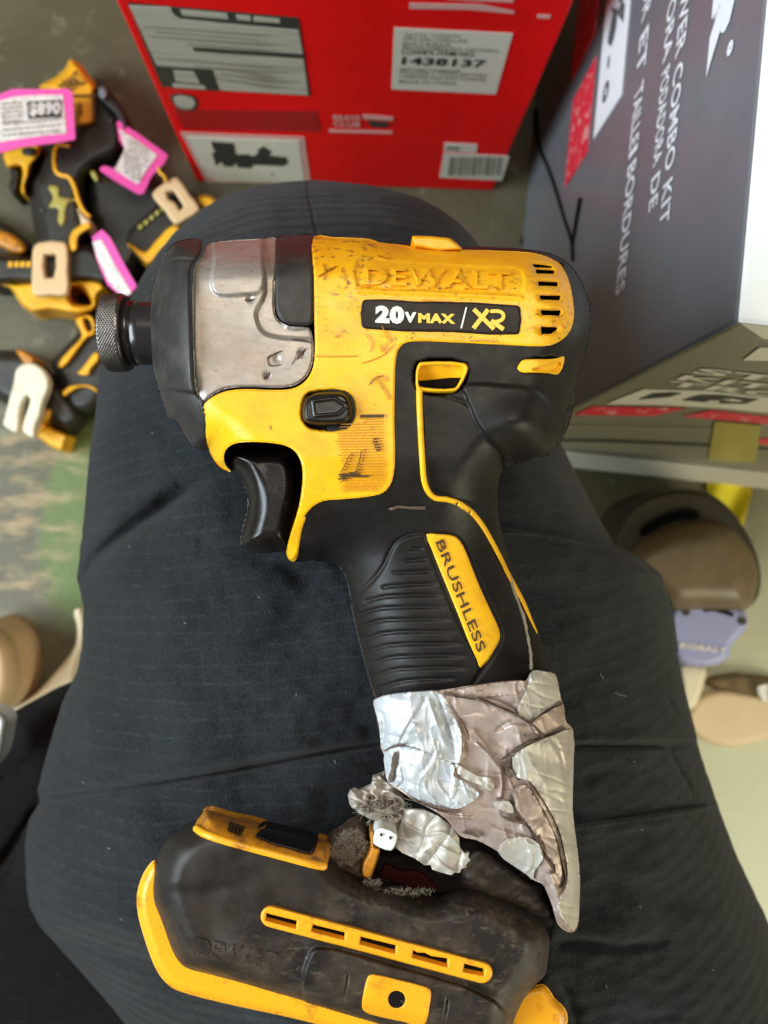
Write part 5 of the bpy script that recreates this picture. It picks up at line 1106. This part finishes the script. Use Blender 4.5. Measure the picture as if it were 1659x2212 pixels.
def fuzz(name, cx, cy, rx, ry, n, zlo, zhi, ln_, parent, m=M['fibre'], r=.00006, k=4):
    mb = MB()
    for _ in range(n):
        a = rs.uniform(0, 6.28); q = rs.uniform(0, 1) ** .6
        u, v = zz(k, (cx + rx * q * math.cos(a), cy + ry * q * math.sin(a)))[0]
        z = rs.uniform(zlo, zhi); p = Vector(P(u, v, z)); pts = [p]; d = Vector((rs.normal(), rs.normal(), rs.normal() * .4)).normalized()
        for i in range(4):
            p = p + d * ln_ / 4; d = (d + Vector((rs.normal(), rs.normal(), rs.normal())) * .5).normalized(); pts.append(p)
        mb.tube(pts, [r, r, r * .9, r * .7, r * .4], 4, False)
    return mb.build(name, m, parent)
fuzz('frayed_fibres', 310, 960, 120, 70, 230, .009, .0125, .0035, tpo)
fuzz('frayed_fibres', 380, 1080, 40, 60, 60, .008, .012, .004, tpo)

# ------------------------------------------------------------------ broken foot
fo = [(443, 1752), (425, 1768), (395, 1786), (365, 1808), (346, 1835), (334, 1862), (327, 1900), (326, 1945), (341, 1985), (357, 2031), (373, 2068), (390, 2090), (412, 2101), (440, 2108), (500, 2123), (572, 2143), (671, 2172), (790, 2207), (900, 2240), (1000, 2270), (1085, 2265), (1108, 2225), (1122, 2190), (1140, 2155), (1162, 2126), (1178, 2105), (1185, 2070), (1188, 2030), (1180, 2005), (1168, 1988), (1145, 1968), (1100, 1945), (1050, 1925), (1000, 1915), (946, 1932), (915, 1930), (870, 1915), (830, 1905), (800, 1895), (770, 1884), (745, 1868), (722, 1840), (718, 1822), (685, 1811), (630, 1797), (572, 1780), (500, 1760), (460, 1751)]
FO = smooth(fo, 3)
FA, FB = segs([FO])
FFB = blur_field(FA, FB, 4, 3.5)
CAPA, CAPB = np.array([586., 1980.]), np.array([1041., 2101.])
cdir = (CAPB - CAPA) / np.linalg.norm(CAPB - CAPA)
BLK = smooth(zz(5, (1230, 1055), (1180, 1130), (1150, 1240), (1150, 1330), (1180, 1430), (1240, 1500), (1500, 1620), (2350, 1650), (2500, 1560), (2400, 1400), (1700, 1160)), 3)
def HF(Q, sd=None):
    D = soft_dist(Q, FA, FB, FFB)
    z = .021 * dome(D, 66)
    z += .0012 * inpoly(Q, BLK, 9) * 1.8
    z -= .0009 * groove(Q, zz(5, (1445, 1200), (1430, 1300), (1405, 1430)), 3, True)
    z -= .0009 * groove(Q, zz(6, (700, 935), (690, 1020), (672, 1104)), 3, True)
    # worn crease from the top-left bulge
    z -= .0008 * sstep((Q[:, 1] - 1905 - (Q[:, 0] - 340) * -.08) / 30) * sstep((560 - Q[:, 0]) / 120)
    z += .0005 * nzf(Q, 60, 2) + .0006 * np.exp(-((Q[:, 1] - 1925 - (Q[:, 0] - 800) * .12) / 30) ** 2) * nzf(Q, 9, 4) * sstep((Q[:, 0] - 700) / 100)
    ax_ = (Q - CAPA) @ cdir; pe = (Q - CAPA) @ np.array([-cdir[1], cdir[0]])
    z -= .003 * sstep((19 - np.abs(pe)) / 5) * sstep((ax_ + 12) / 6) * sstep((np.linalg.norm(CAPB - CAPA) + 12 - ax_) / 6)
    return z
fto = slab('broken_foot', FO, HF, M['rubber_foot'], drv, 3, mirror=0, ms=.35, edge=(4, .001))
ro = [(334, 1858), (316, 1876), (302, 1905), (295, 1939), (299, 1982), (311, 2025), (327, 2072), (344, 2106), (370, 2133), (413, 2149), (506, 2172), (605, 2193), (704, 2217), (800, 2241), (900, 2266), (1000, 2290), (1180, 2290), (1218, 2240), (1227, 2200), (1220, 2178), (1198, 2156), (1188, 2140), (1173, 2126), (1150, 2130), (1100, 2150), (900, 2150), (600, 2100), (420, 2030), (360, 1930), (350, 1880)]
slab('foot_rail', smooth(ro, 3), lambda Q, sd: .0035 + .0045 * dome(sd, 22), M['yellow_foot'], fto, 3, mirror=-.009)
cap = []
for k in range(13): t = math.pi / 2 + math.pi * k / 12; cap.append(tuple(CAPA + 23 * (math.cos(t) * cdir + math.sin(t) * np.array([-cdir[1], cdir[0]]))))
for k in range(13): t = -math.pi / 2 + math.pi * k / 12; cap.append(tuple(CAPB + 23 * (math.cos(t) * cdir + math.sin(t) * np.array([-cdir[1], cdir[0]]))))
SL = [zz(5, (910, 822), (1110, 872), (1103, 918), (908, 866)), zz(5, (1215, 897), (1425, 948), (1418, 992), (1208, 938)), zz(6, (182, 585), (392, 637), (385, 682), (178, 626)), zz(6, (492, 665), (520, 680), (560, 680), (600, 700), (700, 715), (694, 762), (488, 706)), zz(6, (797, 745), (918, 777), (910, 815), (790, 790))]
def HFC(Q):
    D = soft_dist(Q, FA, FB, FFB); return .021 * dome(D, 66)
vs_ = slab('foot_vent', [cap] + SL, lambda Q, sd: HFC(Q) + .0002 + .0008 * dome(sd, 4), M['yellow_foot'], fto, 1.7, .0014)
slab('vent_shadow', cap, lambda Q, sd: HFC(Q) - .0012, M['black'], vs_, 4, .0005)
# square latch plate
lp = smooth(zz(6, (262, 808), (400, 838), (550, 876), (592, 895), (600, 930), (590, 1000), (572, 1092), (540, 1120), (440, 1092), (230, 1045), (194, 1020), (188, 980), (196, 930), (215, 845), (230, 815)), 2)
hc = zz(6, *[(395 + 50 * math.cos(t), 958 + 50 * math.sin(t)) for t in np.linspace(0, 2 * math.pi, 22)[:-1]])
lpo = slab('latch_plate', [lp, hc], lambda Q, sd: HF(Q) + .0006, M['yellow_foot'], fto, 1.9, .003, edge=(3, .0006))
mb = MB(); mb.plate(zz(6, *[(395 + 54 * math.cos(t), 958 + 54 * math.sin(t)) for t in np.linspace(0, 2 * math.pi, 22)[:-1]]), .0002, .0004, hf=lambda Q: HF(Q)); mb.build('screw_hole', M['cavity'], lpo, False)
mb = MB(); quad_text(mb, 'DEWALT', *zz(5, (468, 985), (985, 1082), (945, 1205), (448, 1095)), h=.00025, hf=HF, bold=.02, thick=.0004, wall=True); mb.build('embossed_lettering', M['rubber_foot'], fto, False)
# LED light bar
lo_ = smooth(zz(5, (448, 240), (470, 195), (510, 152), (560, 155), (700, 195), (900, 240), (905, 262), (870, 300), (842, 325), (900, 348), (1050, 395), (1195, 436), (1222, 420), (1240, 340), (1262, 332), (1350, 368), (1345, 400), (1318, 470), (1300, 512), (1240, 507), (1000, 440), (700, 362), (560, 318), (490, 290), (455, 265)), 2)
led = slab('light_bar', lo_, lambda Q, sd: HFC(Q) + .0006 + .0008 * dome(sd, 5), M['amber'], fto, 1.9, .003)
slab('bar_window', smooth(zz(5, (880, 262), (1000, 282), (1245, 345), (1240, 380), (1205, 438), (1100, 412), (838, 322)), 2), lambda Q, sd: HFC(Q) + .0010 + .001 * dome(sd, 9), M['trigger'], led, 2, .004)
slab('switch_window', zz(5, (668, 230), (772, 264), (742, 322), (654, 284)), lambda Q, sd: HFC(Q) + .0018, M['dark_ink'], led, 2, .0008)
mb = MB()
for i in range(3):
    y = 265 + 0 * i; x = 690 + i * 24; mb.plate(zz(5, (x, 250 + i * 7), (x + 5, 252 + i * 7), (x - 6, 296 + i * 7), (x - 11, 294 + i * 7)), .0022, .0004, hf=HFC)
mb.build('switch_ribs', M['cavity'], led, False)
# light edge line of the bar
mb = MB(); ln = smooth(zz(5, (455, 268), (500, 298), (600, 335), (800, 392), (1000, 445), (1240, 508), (1290, 515)), 4, False); q = np.array(ln); mb.tube([tuple(p) for p in P(q[:, 0], q[:, 1], HFC(q) + .0008)], .0010, 8); mb.build('bar_lip', M['yellow_foot'], led)
# broken interior
slab('broken_core', smooth(zz(4, (255, 1200), (330, 1210), (420, 1200), (560, 1150), (700, 1050), (900, 1050), (1100, 1150), (1300, 1300), (1340, 1420), (1345, 1560), (1310, 1660), (1200, 1640), (1000, 1600), (800, 1560), (600, 1500), (380, 1440), (235, 1400)), 3), lambda Q, sd: .000 + .005 * dome(sd, 30) + .0008 * nzf(Q, 30, 6), M['cavity'], drv, 3, .012)
slab('torn_shell_edge', smooth(zz(4, (775, 1320), (850, 1200), (900, 1190), (1000, 1260), (1050, 1290), (1180, 1390), (1240, 1400), (1290, 1500), (1330, 1560), (1280, 1600), (1100, 1560), (900, 1500), (800, 1440)), 3), lambda Q, sd: .004 + .003 * dome(sd, 20) + .0007 * nzf(Q, 24, 8), M['rubber_foot'], drv, 2.4, .004)
slab('red_inner_wall', smooth(zz(4, (330, 1290), (420, 1330), (520, 1330), (600, 1390), (640, 1445), (560, 1450), (420, 1410), (300, 1350)), 3), lambda Q, sd: .0062 + .0003 * dome(sd, 8), mat('dark_red_plastic', (.022, .0015, .001), .7, spec=.1), drv, 2.4, .002)
slab('wire_loop', smooth(zz(4, (235, 1085), (262, 1090), (262, 1180), (295, 1195), (285, 1250), (262, 1320), (240, 1372), (195, 1362), (190, 1290), (222, 1225), (240, 1180)), 3), lambda Q, sd: .012 + .003 * dome(sd, 6), M['amber'], drv, 1.8, .004)
cn = slab('wire_connector', smooth(zz(4, (262, 1110), (275, 1078), (310, 1066), (395, 1105), (398, 1130), (385, 1180), (362, 1206), (290, 1185), (256, 1160)), 2), lambda Q, sd: .0155 + .0015 * dome(sd, 3), M['white_plastic'], drv, 1.5, .006)
mb = MB()
for c in ((303, 1112), (358, 1130)): mb.plate(zz(4, (c[0] - 6, c[1] - 10), (c[0] + 7, c[1] - 7), (c[0] + 6, c[1] + 10), (c[0] - 7, c[1] + 7)), .0174, .0004)
mb.build('contact_holes', M['black'], cn, False)
fuzz('frayed_fibres', 120, 1180, 95, 95, 900, .0085, .0125, .0016, drv, r=.00005)
fuzz('frayed_fibres', 60, 1240, 75, 60, 400, .0085, .0120, .0015, drv, r=.00005)
fuzz('frayed_fibres', 420, 1450, 200, 22, 260, .012, .0165, .0010, drv, r=.00004)
fuzz('frayed_fibres', 250, 1395, 60, 18, 120, .012, .0165, .0010, drv, r=.00004)
slab('torn_rubber_lip', smooth(zz(4, (-20, 1190), (60, 1130), (130, 1080), (190, 1075), (215, 1110), (200, 1220), (190, 1300), (195, 1370), (100, 1340), (0, 1310)), 3), lambda Q, sd: .0085 + .003 * dome(sd, 20) + .0012 * nzf(Q, 14, 3), M['grime'], fto, 2.2, .008)
